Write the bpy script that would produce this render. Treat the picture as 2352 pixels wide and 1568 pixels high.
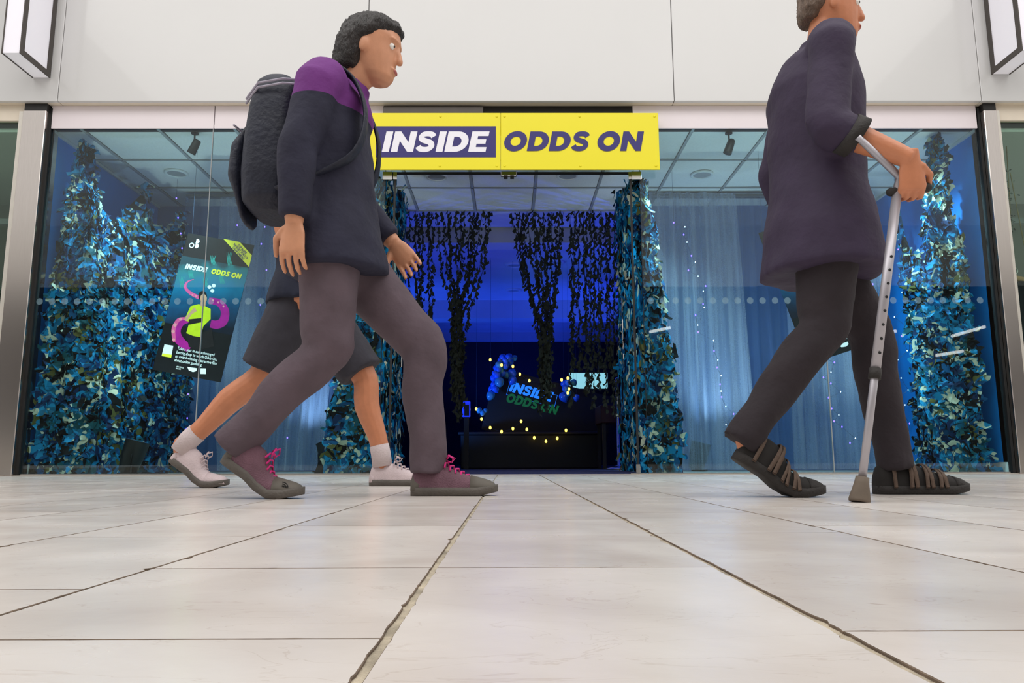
import bpy, bmesh, math, random
from mathutils import Vector, Matrix, noise
for o in list(bpy.data.objects): bpy.data.objects.remove(o)
SC = bpy.context.scene
COL = SC.collection
# ------------------------------------------------------------------ camera
FPX = 1755.0
CAMH = 0.1155
PITCH = math.radians(8.75)
YAW = math.atan(8 / FPX)
ROLL = math.radians(-0.13)
CM = (Matrix.Rotation(-YAW, 3, 'Z') @ Matrix.Rotation(math.pi / 2 + PITCH, 3, 'X') @ Matrix.Rotation(ROLL, 3, 'Z'))
cam = bpy.data.cameras.new('camera')
cam.sensor_width = 36.0
cam.lens = FPX * 36.0 / 2352.0
cam.clip_start = 0.02
camo = bpy.data.objects.new('camera', cam)
COL.objects.link(camo)
camo.matrix_world = Matrix.Translation((0, 0, CAMH)) @ CM.to_4x4()
SC.camera = camo

# ------------------------------------------------------------------ light
def lin(r, g, b):
    def f(v):
        v /= 255.0
        return v / 12.92 if v <= 0.04045 else ((v + 0.055) / 1.055) ** 2.4
    return (f(r), f(g), f(b))

W = bpy.data.worlds.new('mall_daylight')
SC.world = W
W.use_nodes = True
bg = W.node_tree.nodes['Background']
bg.inputs[0].default_value = (1.0, 0.985, 0.965, 1)
bg.inputs[1].default_value = 0.72

def area(name, loc, rot, sx, sy, power, col=(1, 1, 1)):
    l = bpy.data.lights.new(name, 'AREA')
    l.shape = 'RECTANGLE'; l.size = sx; l.size_y = sy; l.energy = power; l.color = col
    o = bpy.data.objects.new(name, l); COL.objects.link(o)
    o.location = loc; o.rotation_euler = [math.radians(a) for a in rot]
    return o

def spot(name, loc, to, power, col, angle=80, blend=0.6, rad=0.05):
    l = bpy.data.lights.new(name, 'SPOT')
    l.energy = power; l.color = col; l.spot_size = math.radians(angle); l.spot_blend = blend; l.shadow_soft_size = rad
    o = bpy.data.objects.new(name, l); COL.objects.link(o)
    o.location = loc
    o.rotation_euler = (Vector(to) - Vector(loc)).to_track_quat('-Z', 'Y').to_euler()
    return o

area('mall_skylight', (0, 0.4, 6.6), (0, 0, 0), 13, 5, 420, (1, 0.98, 0.955))

SC.view_settings.view_transform = 'Standard'
SC.view_settings.look = 'None'
SC.view_settings.gamma = 1.0
SC.view_settings.use_curve_mapping = False
SC.view_settings.exposure = 0.22

# ------------------------------------------------------------------ helpers
def ray(px, py):
    return CM @ Vector(((px - 1176) / FPX, -(py - 784) / FPX, -1.0))

def P(px, py, Y):
    d = ray(px, py)
    return Vector((0, 0, CAMH)) + d * (Y / d.y)

def V(*a): return Vector(a)

def mat(name, col, rough=0.5, metal=0.0, var=0.08, scale=18.0, bump=0.0, bscale=60.0, emis=None, estr=0.0, spec=0.5, stretch=None, coat=0.0):
    m = bpy.data.materials.new(name)
    m.use_nodes = True
    nt = m.node_tree; n = nt.nodes; L = nt.links
    b = n['Principled BSDF']
    b.inputs['Roughness'].default_value = rough
    b.inputs['Metallic'].default_value = metal
    b.inputs['Specular IOR Level'].default_value = spec
    b.inputs['Coat Weight'].default_value = coat
    tc = n.new('ShaderNodeTexCoord')
    mp = n.new('ShaderNodeMapping')
    if stretch: mp.inputs['Scale'].default_value = stretch
    L.new(tc.outputs['Object'], mp.inputs['Vector'])
    ns = n.new('ShaderNodeTexNoise'); ns.inputs['Scale'].default_value = scale; ns.inputs['Detail'].default_value = 4
    L.new(mp.outputs[0], ns.inputs['Vector'])
    r = n.new('ShaderNodeValToRGB')
    r.color_ramp.elements[0].position = 0.3; r.color_ramp.elements[1].position = 0.7
    r.color_ramp.elements[0].color = (*[max(0, c * (1 - var)) for c in col], 1)
    r.color_ramp.elements[1].color = (*[min(1, c * (1 + var)) for c in col], 1)
    L.new(ns.outputs['Fac'], r.inputs['Fac'])
    L.new(r.outputs['Color'], b.inputs['Base Color'])
    if bump:
        n2 = n.new('ShaderNodeTexNoise'); n2.inputs['Scale'].default_value = bscale; n2.inputs['Detail'].default_value = 3
        L.new(mp.outputs[0], n2.inputs['Vector'])
        bp = n.new('ShaderNodeBump'); bp.inputs['Strength'].default_value = bump; bp.inputs['Distance'].default_value = 0.01
        L.new(n2.outputs['Fac'], bp.inputs['Height']); L.new(bp.outputs[0], b.inputs['Normal'])
    if emis:
        b.inputs['Emission Color'].default_value = (*emis, 1)
        b.inputs['Emission Strength'].default_value = estr
    return m

def glass_mat(name, tint, refl=0.037):
    m = bpy.data.materials.new(name); m.use_nodes = True
    nt = m.node_tree; n = nt.nodes; L = nt.links
    n.remove(n['Principled BSDF'])
    out = n['Material Output']
    tr = n.new('ShaderNodeBsdfTransparent'); tr.inputs[0].default_value = (*tint, 1)
    gl = n.new('ShaderNodeBsdfGlossy'); gl.inputs['Roughness'].default_value = 0.012
    lw = n.new('ShaderNodeLayerWeight'); lw.inputs['Blend'].default_value = 0.5
    pw = n.new('ShaderNodeMath'); pw.operation = 'POWER'; pw.inputs[1].default_value = 5
    ma = n.new('ShaderNodeMath'); ma.operation = 'MULTIPLY_ADD'; ma.inputs[1].default_value = 1 - refl; ma.inputs[2].default_value = refl
    ns = n.new('ShaderNodeTexNoise'); ns.inputs['Scale'].default_value = 2.5
    bp = n.new('ShaderNodeBump'); bp.inputs['Strength'].default_value = 0.004; bp.inputs['Distance'].default_value = 0.01
    L.new(ns.outputs['Fac'], bp.inputs['Height']); L.new(bp.outputs[0], gl.inputs['Normal'])
    mx = n.new('ShaderNodeMixShader')
    L.new(lw.outputs['Facing'], pw.inputs[0]); L.new(pw.outputs[0], ma.inputs[0]); L.new(ma.outputs[0], mx.inputs[0])
    L.new(tr.outputs[0], mx.inputs[1]); L.new(gl.outputs[0], mx.inputs[2]); L.new(mx.outputs[0], out.inputs[0])
    return m

def sheer_mat(name, col, dens, fold=9.0):
    m = bpy.data.materials.new(name); m.use_nodes = True
    nt = m.node_tree; n = nt.nodes; L = nt.links
    n.remove(n['Principled BSDF']); out = n['Material Output']
    tr = n.new('ShaderNodeBsdfTransparent')
    df = n.new('ShaderNodeBsdfDiffuse'); df.inputs[0].default_value = (*col, 1)
    tl = n.new('ShaderNodeBsdfTranslucent'); tl.inputs[0].default_value = (*col, 1)
    m1 = n.new('ShaderNodeMixShader'); m1.inputs[0].default_value = 0.4
    L.new(df.outputs[0], m1.inputs[1]); L.new(tl.outputs[0], m1.inputs[2])
    tc = n.new('ShaderNodeTexCoord'); mp = n.new('ShaderNodeMapping'); mp.inputs['Scale'].default_value = (fold, fold, 0.5)
    L.new(tc.outputs['Object'], mp.inputs[0])
    ns = n.new('ShaderNodeTexNoise'); ns.inputs['Scale'].default_value = 1.5; ns.inputs['Detail'].default_value = 5
    L.new(mp.outputs[0], ns.inputs['Vector'])
    mr = n.new('ShaderNodeMapRange'); mr.inputs[1].default_value = 0.3; mr.inputs[2].default_value = 0.7
    mr.inputs[3].default_value = dens * 0.6; mr.inputs[4].default_value = min(1, dens * 1.4)
    L.new(ns.outputs['Fac'], mr.inputs[0])
    # woven mesh of the tulle
    vo = n.new('ShaderNodeTexVoronoi'); vo.inputs['Scale'].default_value = 150
    L.new(tc.outputs['Object'], vo.inputs['Vector'])
    mm = n.new('ShaderNodeMath'); mm.operation = 'MULTIPLY_ADD'; mm.inputs[1].default_value = 0.35; mm.inputs[2].default_value = 0.8
    L.new(vo.outputs['Distance'], mm.inputs[0])
    mu = n.new('ShaderNodeMath'); mu.operation = 'MULTIPLY'
    L.new(mr.outputs[0], mu.inputs[0]); L.new(mm.outputs[0], mu.inputs[1])
    mx = n.new('ShaderNodeMixShader')
    L.new(mu.outputs[0], mx.inputs[0]); L.new(tr.outputs[0], mx.inputs[1]); L.new(m1.outputs[0], mx.inputs[2])
    L.new(mx.outputs[0], out.inputs[0])
    return m

def camo_mat(name, cols, extra, scale=9.0, rough=0.6):
    m = bpy.data.materials.new(name); m.use_nodes = True
    nt = m.node_tree; n = nt.nodes; L = nt.links
    b = n['Principled BSDF']; b.inputs['Roughness'].default_value = rough; b.inputs['Specular IOR Level'].default_value = 0.25
    at = n.new('ShaderNodeAttribute'); at.attribute_name = 'print_shift'
    tc = n.new('ShaderNodeTexCoord')
    ad = n.new('ShaderNodeVectorMath'); ad.operation = 'MULTIPLY_ADD'
    ad.inputs[1].default_value = (0.10, 0.10, 0.10)
    L.new(at.outputs['Color'], ad.inputs[0]); L.new(tc.outputs['Object'], ad.inputs[2])
    def nz(sc, off):
        o = n.new('ShaderNodeVectorMath'); o.operation = 'ADD'; o.inputs[1].default_value = off; L.new(ad.outputs[0], o.inputs[0])
        q = n.new('ShaderNodeTexNoise'); q.inputs['Scale'].default_value = sc; q.inputs['Detail'].default_value = 1.2; q.inputs['Distortion'].default_value = 0.5
        L.new(o.outputs[0], q.inputs['Vector']); return q
    r = n.new('ShaderNodeValToRGB'); r.color_ramp.interpolation = 'CONSTANT'
    els = r.color_ramp.elements
    els[0].position = 0; els[0].color = (*cols[0][1], 1)
    els[1].position = cols[1][0]; els[1].color = (*cols[1][1], 1)
    for p, c in cols[2:]:
        e = els.new(p); e.color = (*c, 1)
    L.new(nz(scale, (0, 0, 0)).outputs['Fac'], r.inputs[0])
    cur = r.outputs[0]
    for thr, c, off, sc in extra:
        g = n.new('ShaderNodeMath'); g.operation = 'GREATER_THAN'; g.inputs[1].default_value = thr
        L.new(nz(sc, off).outputs['Fac'], g.inputs[0])
        mx_ = n.new('ShaderNodeMix'); mx_.data_type = 'RGBA'; L.new(g.outputs[0], mx_.inputs[0]); L.new(cur, mx_.inputs[6]); mx_.inputs[7].default_value = (*c, 1)
        cur = mx_.outputs[2]
    L.new(cur, b.inputs['Base Color'])
    tl = n.new('ShaderNodeBsdfTranslucent'); L.new(cur, tl.inputs[0])
    mx = n.new('ShaderNodeMixShader'); mx.inputs[0].default_value = 0.25
    L.new(b.outputs[0], mx.inputs[1]); L.new(tl.outputs[0], mx.inputs[2]); L.new(mx.outputs[0], n['Material Output'].inputs[0])
    return m

WL = {}
def wl(o): return WL.get(o.name, Vector((0, 0, 0))) if o else Vector((0, 0, 0))

def tag(o, label=None, cat=None, group=None, kind=None):
    if label: o['label'] = label
    if cat: o['category'] = cat
    if group: o['group'] = group
    if kind: o['kind'] = kind
    return o

def empty(name, loc, label=None, cat=None, group=None, kind=None):
    o = bpy.data.objects.new(name, None); COL.objects.link(o)
    o.empty_display_size = 0.1
    o.location = loc; WL[o.name] = Vector(loc)
    return tag(o, label, cat, group, kind)

def mesh_obj(name, me, m, parent=None, loc=None):
    """mesh in world coordinates -> object with its own origin"""
    if m: me.materials.append(m)
    o = bpy.data.objects.new(name, me); COL.objects.link(o)
    if loc is None:
        if len(me.vertices):
            xs = [v.co for v in me.vertices]
            loc = Vector(((min(v.x for v in xs) + max(v.x for v in xs)) / 2, (min(v.y for v in xs) + max(v.y for v in xs)) / 2, min(v.z for v in xs)))
        else: loc = Vector((0, 0, 0))
    loc = Vector(loc)
    me.transform(Matrix.Translation(-loc))
    if parent:
        o.parent = parent; o.location = loc - wl(parent)
    else: o.location = loc
    WL[o.name] = loc
    return o

class MB:
    def __init__(s): s.v = []; s.f = []
    def add(s, vs, fs):
        k = len(s.v); s.v += [Vector(p) for p in vs]; s.f += [tuple(i + k for i in f) for f in fs]; return s
    def box(s, c, size, rot=None):
        x, y, z = [a / 2 for a in size]
        vs = [Vector(p) for p in ((-x, -y, -z), (x, -y, -z), (x, y, -z), (-x, y, -z), (-x, -y, z), (x, -y, z), (x, y, z), (-x, y, z))]
        if rot is not None: vs = [rot @ p for p in vs]
        c = Vector(c)
        return s.add([p + c for p in vs], [(0, 3, 2, 1), (4, 5, 6, 7), (0, 1, 5, 4), (1, 2, 6, 5), (2, 3, 7, 6), (3, 0, 4, 7)])
    def bb(s, a, b):
        a = Vector(a); b = Vector(b)
        return s.box((a + b) / 2, [abs(b[i] - a[i]) for i in range(3)])
    def bbev(s, a, b, r=0.004):
        """box with chamfered edges"""
        a = Vector(a); b = Vector(b)
        lo = Vector([min(a[i], b[i]) for i in range(3)]); hi = Vector([max(a[i], b[i]) for i in range(3)])
        bm = bmesh.new(); bmesh.ops.create_cube(bm, size=1)
        for v in bm.verts: v.co = Vector([lo[i] + (v.co[i] + .5) * (hi[i] - lo[i]) for i in range(3)])
        bmesh.ops.bevel(bm, geom=bm.edges[:], offset=r, segments=1, affect='EDGES')
        bm.verts.index_update()
        s.add([v.co.copy() for v in bm.verts], [[v.index for v in f.verts] for f in bm.faces]); bm.free(); return s
    def loft(s, rings, caps=True):
        n = len(rings[0]); vs = []; fs = []
        for r in rings: vs += list(r)
        for i in range(len(rings) - 1):
            for j in range(n):
                a = i * n + j; b = i * n + (j + 1) % n
                fs.append((a, b, b + n, a + n))
        if caps:
            for ri, rev in ((0, True), (len(rings) - 1, False)):
                c = sum((Vector(p) for p in rings[ri]), Vector()) / n
                k = len(vs); vs.append(c)
                for j in range(n):
                    a = ri * n + j; b = ri * n + (j + 1) % n
                    fs.append((b, a, k) if rev else (a, b, k))
        return s.add(vs, fs)
    def tube(s, pts, rad, seg=8, ref=(0, 1, 0), caps=True, round_ends=False, spline=0):
        pts = [Vector(p) for p in pts]; ref = Vector(ref)
        if not isinstance(rad, (list, tuple)) or (isinstance(rad, tuple) and len(rad) == 2): rad = [rad] * len(pts)
        if spline and len(pts) > 2:
            np_, nr = [], []
            for i in range(len(pts) - 1):
                p0, p1, p2, p3 = pts[max(i - 1, 0)], pts[i], pts[i + 1], pts[min(i + 2, len(pts) - 1)]
                for j in range(spline):
                    t = j / spline
                    np_.append(.5 * (2 * p1 + (p2 - p0) * t + (2 * p0 - 5 * p1 + 4 * p2 - p3) * t * t + (3 * p1 - p0 - 3 * p2 + p3) * t ** 3))
                    ra, rb = rad[i], rad[i + 1]
                    nr.append(tuple(a * (1 - t) + b * t for a, b in zip(ra, rb)) if isinstance(ra, tuple) else ra * (1 - t) + rb * t)
            np_.append(pts[-1]); nr.append(rad[-1]); pts, rad = np_, nr
        if round_ends:
            def rr(r, k): return tuple(x * k for x in r) if isinstance(r, tuple) else r * k
            def mx(r): return max(r) if isinstance(r, tuple) else r
            d0 = (pts[0] - pts[1]).normalized(); d1 = (pts[-1] - pts[-2]).normalized()
            r0, r1 = rad[0], rad[-1]
            pts = [pts[0] + d0 * mx(r0) * .95, pts[0] + d0 * mx(r0) * .7] + pts + [pts[-1] + d1 * mx(r1) * .7, pts[-1] + d1 * mx(r1) * .95]
            rad = [rr(r0, .35), rr(r0, .75)] + list(rad) + [rr(r1, .75), rr(r1, .35)]
        rings = []
        for i, p in enumerate(pts):
            t = (pts[min(i + 1, len(pts) - 1)] - pts[max(i - 1, 0)]).normalized()
            u = ref - t * ref.dot(t)
            if u.length < 1e-3: u = Vector((1, 0, 0)) - t * t.x
            u.normalize(); w = t.cross(u)
            r = rad[i]; a, b = r if isinstance(r, tuple) else (r, r)
            rings.append([p + u * (a * math.cos(2 * math.pi * k / seg)) + w * (b * math.sin(2 * math.pi * k / seg)) for k in range(seg)])
        return s.loft(rings, caps)
    def ball(s, c, r, seg=12, rings=8, rot=None):
        c = Vector(c); r = (r, r, r) if not isinstance(r, (tuple, list)) else r
        vs = []; fs = []
        for i in range(1, rings):
            th = math.pi * i / rings
            for j in range(seg):
                ph = 2 * math.pi * j / seg
                vs.append(Vector((r[0] * math.sin(th) * math.cos(ph), r[1] * math.sin(th) * math.sin(ph), r[2] * math.cos(th))))
        for i in range(rings - 2):
            for j in range(seg):
                a = i * seg + j; b = i * seg + (j + 1) % seg
                fs.append((a, a + seg, b + seg, b))
        k = len(vs); vs += [Vector((0, 0, r[2])), Vector((0, 0, -r[2]))]
        for j in range(seg):
            b = (j + 1) % seg
            fs.append((k, j, b)); fs.append((k + 1, (rings - 2) * seg + b, (rings - 2) * seg + j))
        if rot is not None: vs = [rot @ p for p in vs]
        return s.add([p + c for p in vs], fs)
    def prism(s, loop, o, x, y, n, t):
        """extruded 2D polygon on plane (o, x, y) with thickness t along n"""
        o, x, y, n = Vector(o), Vector(x), Vector(y), Vector(n); k = len(loop)
        a = [o + x * p[0] + y * p[1] for p in loop]
        vs = a + [p + n * t for p in a]
        fs = [tuple(range(k - 1, -1, -1)), tuple(range(k, 2 * k))] + [(i, (i + 1) % k, (i + 1) % k + k, i + k) for i in range(k)]
        return s.add(vs, fs)
    def mesh(s, name):
        me = bpy.data.meshes.new(name); me.from_pydata([tuple(p) for p in s.v], [], s.f); me.update(); return me
    def build(s, name, m, parent=None, smooth=False, loc=None):
        me = s.mesh(name)
        if smooth: me.polygons.foreach_set('use_smooth', [True] * len(me.polygons))
        return mesh_obj(name, me, m, parent, loc)

def remeshed(mb, voxel, smooth=4, name='x'):
    me = mb.mesh(name); o = bpy.data.objects.new(name, me); COL.objects.link(o)
    md = o.modifiers.new('r', 'REMESH'); md.mode = 'VOXEL'; md.voxel_size = voxel; md.use_smooth_shade = True
    if smooth:
        ms = o.modifiers.new('s', 'SMOOTH'); ms.iterations = smooth; ms.factor = 0.5
    dg = bpy.context.evaluated_depsgraph_get()
    r = bpy.data.meshes.new_from_object(o.evaluated_get(dg))
    bpy.data.objects.remove(o); bpy.data.meshes.remove(me)
    r.polygons.foreach_set('use_smooth', [True] * len(r.polygons))
    return r

def curve_mesh(cu):
    o = bpy.data.objects.new('t', cu); COL.objects.link(o)
    dg = bpy.context.evaluated_depsgraph_get(); dg.update()
    me = bpy.data.meshes.new_from_object(o.evaluated_get(dg))
    bpy.data.objects.remove(o)
    vs = [v.co.copy() for v in me.vertices]; fs = [tuple(p.vertices) for p in me.polygons]
    bpy.data.meshes.remove(me); bpy.data.curves.remove(cu)
    return vs, fs

def text_mb(lines, o, x, y, n, size, bold=0.0, shear=0.0, width=None, thick=0.0006, align='LEFT', space=1.0):
    """lettering laid on plane (o, x, y); returns MB"""
    cu = bpy.data.curves.new('t', 'FONT'); cu.body = lines; cu.size = 1.0; cu.offset = bold; cu.shear = shear
    cu.align_x = align; cu.space_line = space; cu.resolution_u = 3
    vs, fs = curve_mesh(cu)
    if not vs: return MB()
    o, x, y, n = Vector(o), Vector(x).normalized(), Vector(y).normalized(), Vector(n).normalized()
    k = size
    sx = 1.0
    if width:
        w = (max(v.x for v in vs) - min(v.x for v in vs)) * k; sx = width / w
    mb = MB(); mb.add([o + x * (v.x * k * sx) + y * (v.y * k) + n * thick for v in vs], fs); return mb

# heavy italic capitals
def _ell(cx, cy, rx, ry, n=28): return [(cx + rx * math.cos(2 * math.pi * i / n), cy + ry * math.sin(2 * math.pi * i / n)) for i in range(n)]
def _dd(x0, x1, y0, y1, n=14):
    r = (y1 - y0) / 2; xm = x1 - r * 1.05
    return [(x0, y0), (x0, y1)] + [(xm + (x1 - xm) * math.cos(a), (y0 + y1) / 2 + r * math.sin(a)) for a in [math.pi / 2 - math.pi * i / n for i in range(n + 1)]]
def _ss():
    c = [(.70, .74), (.60, .85), (.42, .885), (.22, .85), (.155, .71), (.235, .59), (.42, .52), (.60, .45), (.685, .30), (.60, .16), (.42, .115), (.20, .15), (.09, .27)]
    pts = []
    for i in range(len(c) - 1):
        p0, p1, p2, p3 = c[max(i - 1, 0)], c[i], c[i + 1], c[min(i + 2, len(c) - 1)]
        for t in [j / 4 for j in range(4)]:
            pts.append(tuple(.5 * (2 * p1[k] + (p2[k] - p0[k]) * t + (2 * p0[k] - 5 * p1[k] + 4 * p2[k] - p3[k]) * t * t + (3 * p1[k] - p0[k] - 3 * p2[k] + p3[k]) * t ** 3) for k in (0, 1)))
    pts.append(c[-1])
    l, r = [], []
    for i, p in enumerate(pts):
        a = pts[max(i - 1, 0)]; b = pts[min(i + 1, len(pts) - 1)]
        dx, dy = b[0] - a[0], b[1] - a[1]; d = math.hypot(dx, dy) or 1
        nx, ny = -dy / d * .125, dx / d * .125
        l.append((p[0] + nx, p[1] + ny)); r.append((p[0] - nx, p[1] - ny))
    return l + r[::-1]
GL = {
 'I': (.31, [[(0, 0), (0, 1), (.31, 1), (.31, 0)]]),
 'N': (1.0, [[(0, 0), (0, 1), (.27, 1), (.70, .47), (.70, 1), (1, 1), (1, 0), (.74, 0), (.30, .54), (.30, 0)]]),
 'S': (.84, [_ss()]),
 'D': (.98, [_dd(0, .98, 0, 1), _dd(.30, .67, .26, .74)]),
 'E': (.78, [[(0, 0), (0, 1), (.77, 1), (.77, .77), (.30, .77), (.30, .615), (.70, .615), (.70, .395), (.30, .395), (.30, .23), (.78, .23), (.78, 0)]]),
 'O': (1.1, [_ell(.55, .5, .55, .52), _ell(.55, .5, .25, .235)]),
 ' ': (.22, []),
}
def glyphs(word, o, x, y, n, height, width, shear=0.19, thick=0.001, gap=0.085):
    """the word as separate flat glyph meshes: list of (MB)"""
    xs = []; cx = 0
    for ch in word: xs.append(cx); cx += GL[ch][0] + gap
    total = cx - gap + shear
    kx = width / total; res = []
    o, x, y, n = Vector(o), Vector(x).normalized(), Vector(y).normalized(), Vector(n).normalized()
    for ch, x0 in zip(word, xs):
        if not GL[ch][1]: continue
        if ch == 'S':
            lp = GL[ch][1][0]; h = len(lp) // 2; l, r = lp[:h], lp[h:][::-1]
            mb = MB(); mb.add([o + x * ((a + shear * b + x0) * kx) + y * (b * height) + n * thick for a, b in l + r], [(i, i + h, i + 1 + h, i + 1) for i in range(h - 1)])
            res.append(mb); continue
        cu = bpy.data.curves.new('g', 'CURVE'); cu.dimensions = '2D'; cu.fill_mode = 'BOTH'
        for lp in GL[ch][1]:
            sp = cu.splines.new('POLY'); sp.points.add(len(lp) - 1); sp.use_cyclic_u = True
            for q, (a, b) in zip(sp.points, lp): q.co = (a + shear * b, b, 0, 1)
        vs, fs = curve_mesh(cu)
        mb = MB(); mb.add([o + x * ((v.x + x0) * kx) + y * (v.y * height) + n * thick for v in vs], fs); res.append(mb)
    return res
def joined(mbs):
    r = MB()
    for m in mbs: r.add(m.v, m.f)
    return r
# ------------------------------------------------------------------ materials
random.seed(7)
def marble():
    m = bpy.data.materials.new('cream_marble'); m.use_nodes = True
    nt = m.node_tree; n = nt.nodes; L = nt.links; b = n['Principled BSDF']
    tc = n.new('ShaderNodeTexCoord'); oi = n.new('ShaderNodeObjectInfo'); geo = n.new('ShaderNodeNewGeometry')
    cx = n.new('ShaderNodeCombineXYZ'); L.new(oi.outputs['Random'], cx.inputs[2])
    sc = n.new('ShaderNodeVectorMath'); sc.operation = 'MULTIPLY_ADD'; sc.inputs[1].default_value = (0, 0, 37)
    L.new(cx.outputs[0], sc.inputs[0]); L.new(geo.outputs['Position'], sc.inputs[2])
    def nz(scale, det, dist=0.0, src=sc):
        q = n.new('ShaderNodeTexNoise'); q.inputs['Scale'].default_value = scale; q.inputs['Detail'].default_value = det; q.inputs['Distortion'].default_value = dist
        L.new(src.outputs[0], q.inputs['Vector']); return q
    def ramp(src, els, out='Fac'):
        r = n.new('ShaderNodeValToRGB'); e = r.color_ramp.elements
        e[0].position, e[0].color = els[0][0], (*els[0][1], 1); e[1].position, e[1].color = els[1][0], (*els[1][1], 1)
        for p, c in els[2:]: k = e.new(p); k.color = (*c, 1)
        L.new(src.outputs[out], r.inputs[0]); return r
    base = ramp(nz(3.5, 6, 0.8), [(.3, lin(208, 198, 190)), (.7, lin(226, 219, 213))])
    tone = n.new('ShaderNodeMapRange'); tone.inputs[3].default_value = .86; tone.inputs[4].default_value = 1.03
    L.new(oi.outputs['Random'], tone.inputs[0])
    mt = n.new('ShaderNodeMix'); mt.data_type = 'RGBA'; mt.blend_type = 'MULTIPLY'; mt.inputs[0].default_value = 1
    L.new(base.outputs[0], mt.inputs[6]); L.new(tone.outputs[0], mt.inputs[7])
    mp = n.new('ShaderNodeMapping'); mp.inputs['Scale'].default_value = (1, 2.6, 1); mp.inputs['Rotation'].default_value = (0, 0, .5); L.new(sc.outputs[0], mp.inputs[0])
    # fine hairline veins
    v1 = ramp(nz(4.5, 8, 1.2, mp), [(.496, (1, 1, 1)), (.5, (.72, .64, .58)), (.504, (1, 1, 1))])
    v2 = ramp(nz(9, 5, 2.0, mp), [(.25, (.55, .47, .42)), (.28, (1, 1, 1))])
    st = ramp(nz(2.2, 3, 0.5), [(.68, (1, 1, 1)), (.80, (.86, .80, .70))])
    cur = mt.outputs[2]
    for r, k in ((v1, .4), (v2, .5), (st, .7)):
        q = n.new('ShaderNodeMix'); q.data_type = 'RGBA'; q.blend_type = 'MULTIPLY'; q.inputs[0].default_value = k
        L.new(cur, q.inputs[6]); L.new(r.outputs[0], q.inputs[7]); cur = q.outputs[2]
    L.new(cur, b.inputs['Base Color'])
    rr = n.new('ShaderNodeMapRange'); rr.inputs[3].default_value = .16; rr.inputs[4].default_value = .34
    L.new(nz(6, 4).outputs['Fac'], rr.inputs[0]); L.new(rr.outputs[0], b.inputs['Roughness'])
    bp = n.new('ShaderNodeBump'); bp.inputs['Strength'].default_value = .05; bp.inputs['Distance'].default_value = .003
    L.new(nz(45, 3).outputs['Fac'], bp.inputs['Height']); L.new(bp.outputs[0], b.inputs['Normal'])
    return m
M = {}
M['marble'] = marble()
M['jointdirt'] = mat('brown_joint_dirt', lin(112, 96, 82), .95, var=.4, scale=60)
M['grout'] = mat('dirty_grout', lin(172, 160, 140), .9, var=.4, scale=30, bump=.6, bscale=300)
M['fascia'] = mat('white_gloss_panel', lin(207, 206, 205), .22, var=.012, scale=1.5, coat=.3)
M['soffit'] = mat('cream_soffit', lin(226, 214, 196), .4, var=.02)
M['header'] = mat('white_header_board', lin(232, 222, 226), .35, var=.015, scale=3)
M['steel'] = mat('brushed_steel', lin(206, 198, 192), .2, metal=1, var=.05, scale=8, stretch=(90, 90, 1.2))
M['alu'] = mat('pale_aluminium', lin(214, 208, 198), .4, metal=.6, var=.04)
M['chrome'] = mat('satin_chrome', lin(205, 203, 200), .22, metal=1, var=.03)
M['black'] = mat('black_rubber', lin(18, 19, 20), .6, var=.2)
M['dark'] = mat('dark_metal', lin(38, 37, 36), .5, metal=.3, var=.12)
M['bronze'] = mat('bronze_frame', lin(78, 72, 68), .4, metal=.5, var=.05)
M['lightbox'] = mat('opal_acrylic', lin(236, 233, 242), .3, var=.01, emis=(1, .98, 1), estr=.12)
M['glass'] = glass_mat('window_glass', (.87, .955, .95))
M['glass2'] = glass_mat('green_shop_glass', (.78, .88, .83))
M['dot'] = mat('frosted_film', lin(150, 185, 200), .7, var=.05)
M['dot'].node_tree.nodes['Principled BSDF'].inputs['Alpha'].default_value = .20
M['bluewall'] = mat('blue_painted_wall', lin(0, 132, 222), .55, var=.05, scale=4)
M['palewall'] = mat('pale_painted_wall', lin(84, 116, 166), .7, var=.05, scale=4)
M['skirt'] = mat('white_skirting', lin(212, 216, 214), .5, var=.03)
M['tile'] = mat('mineral_ceiling_tile', lin(218, 220, 216), .85, var=.04, scale=60, bump=.25, bscale=220)
M['tbar'] = mat('ceiling_grid_bar', lin(150, 153, 155), .6, var=.04)
M['vinyl'] = mat('grey_vinyl_floor', lin(150, 160, 160), .45, var=.08)
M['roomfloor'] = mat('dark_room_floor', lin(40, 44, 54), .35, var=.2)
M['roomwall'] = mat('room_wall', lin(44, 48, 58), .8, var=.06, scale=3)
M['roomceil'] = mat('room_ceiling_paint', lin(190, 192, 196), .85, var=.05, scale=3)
M['mat_blue'] = mat('blue_entrance_carpet', lin(28, 38, 88), .95, var=.35, scale=180, bump=.8, bscale=400)
M['yellow'] = mat('yellow_sign_board', lin(240, 226, 22), .42, var=.012, scale=2)
M['navy'] = mat('navy_vinyl', lin(42, 32, 108), .45, var=.03)
M['white'] = mat('white_vinyl', lin(240, 238, 246), .45, var=.01)
M['oppdark'] = mat('dark_shopfront', lin(52, 46, 44), .5, var=.25, scale=.6)
M['oppwhite'] = mat('white_upper_wall', lin(228, 226, 222), .7, var=.03)

GY = 5.8          # glass plane
XL, XR = -3.655, 3.765
CZ = 2.75         # display ceiling

# ------------------------------------------------------------------ floor of marble slabs
floor = empty('floor', (0, 3, 0), 'pale cream marble slab floor of the shopping mall', None, None, 'structure')
MB().bb((-6.5, -6, -.06), (6.5, GY - .04, -.0022)).build('grout_bed', M['grout'], floor)
MB().bb((-6.5, -6, -.0022), (6.5, -.62, 0)).build('rear_slab', M['marble'], floor)

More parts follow.
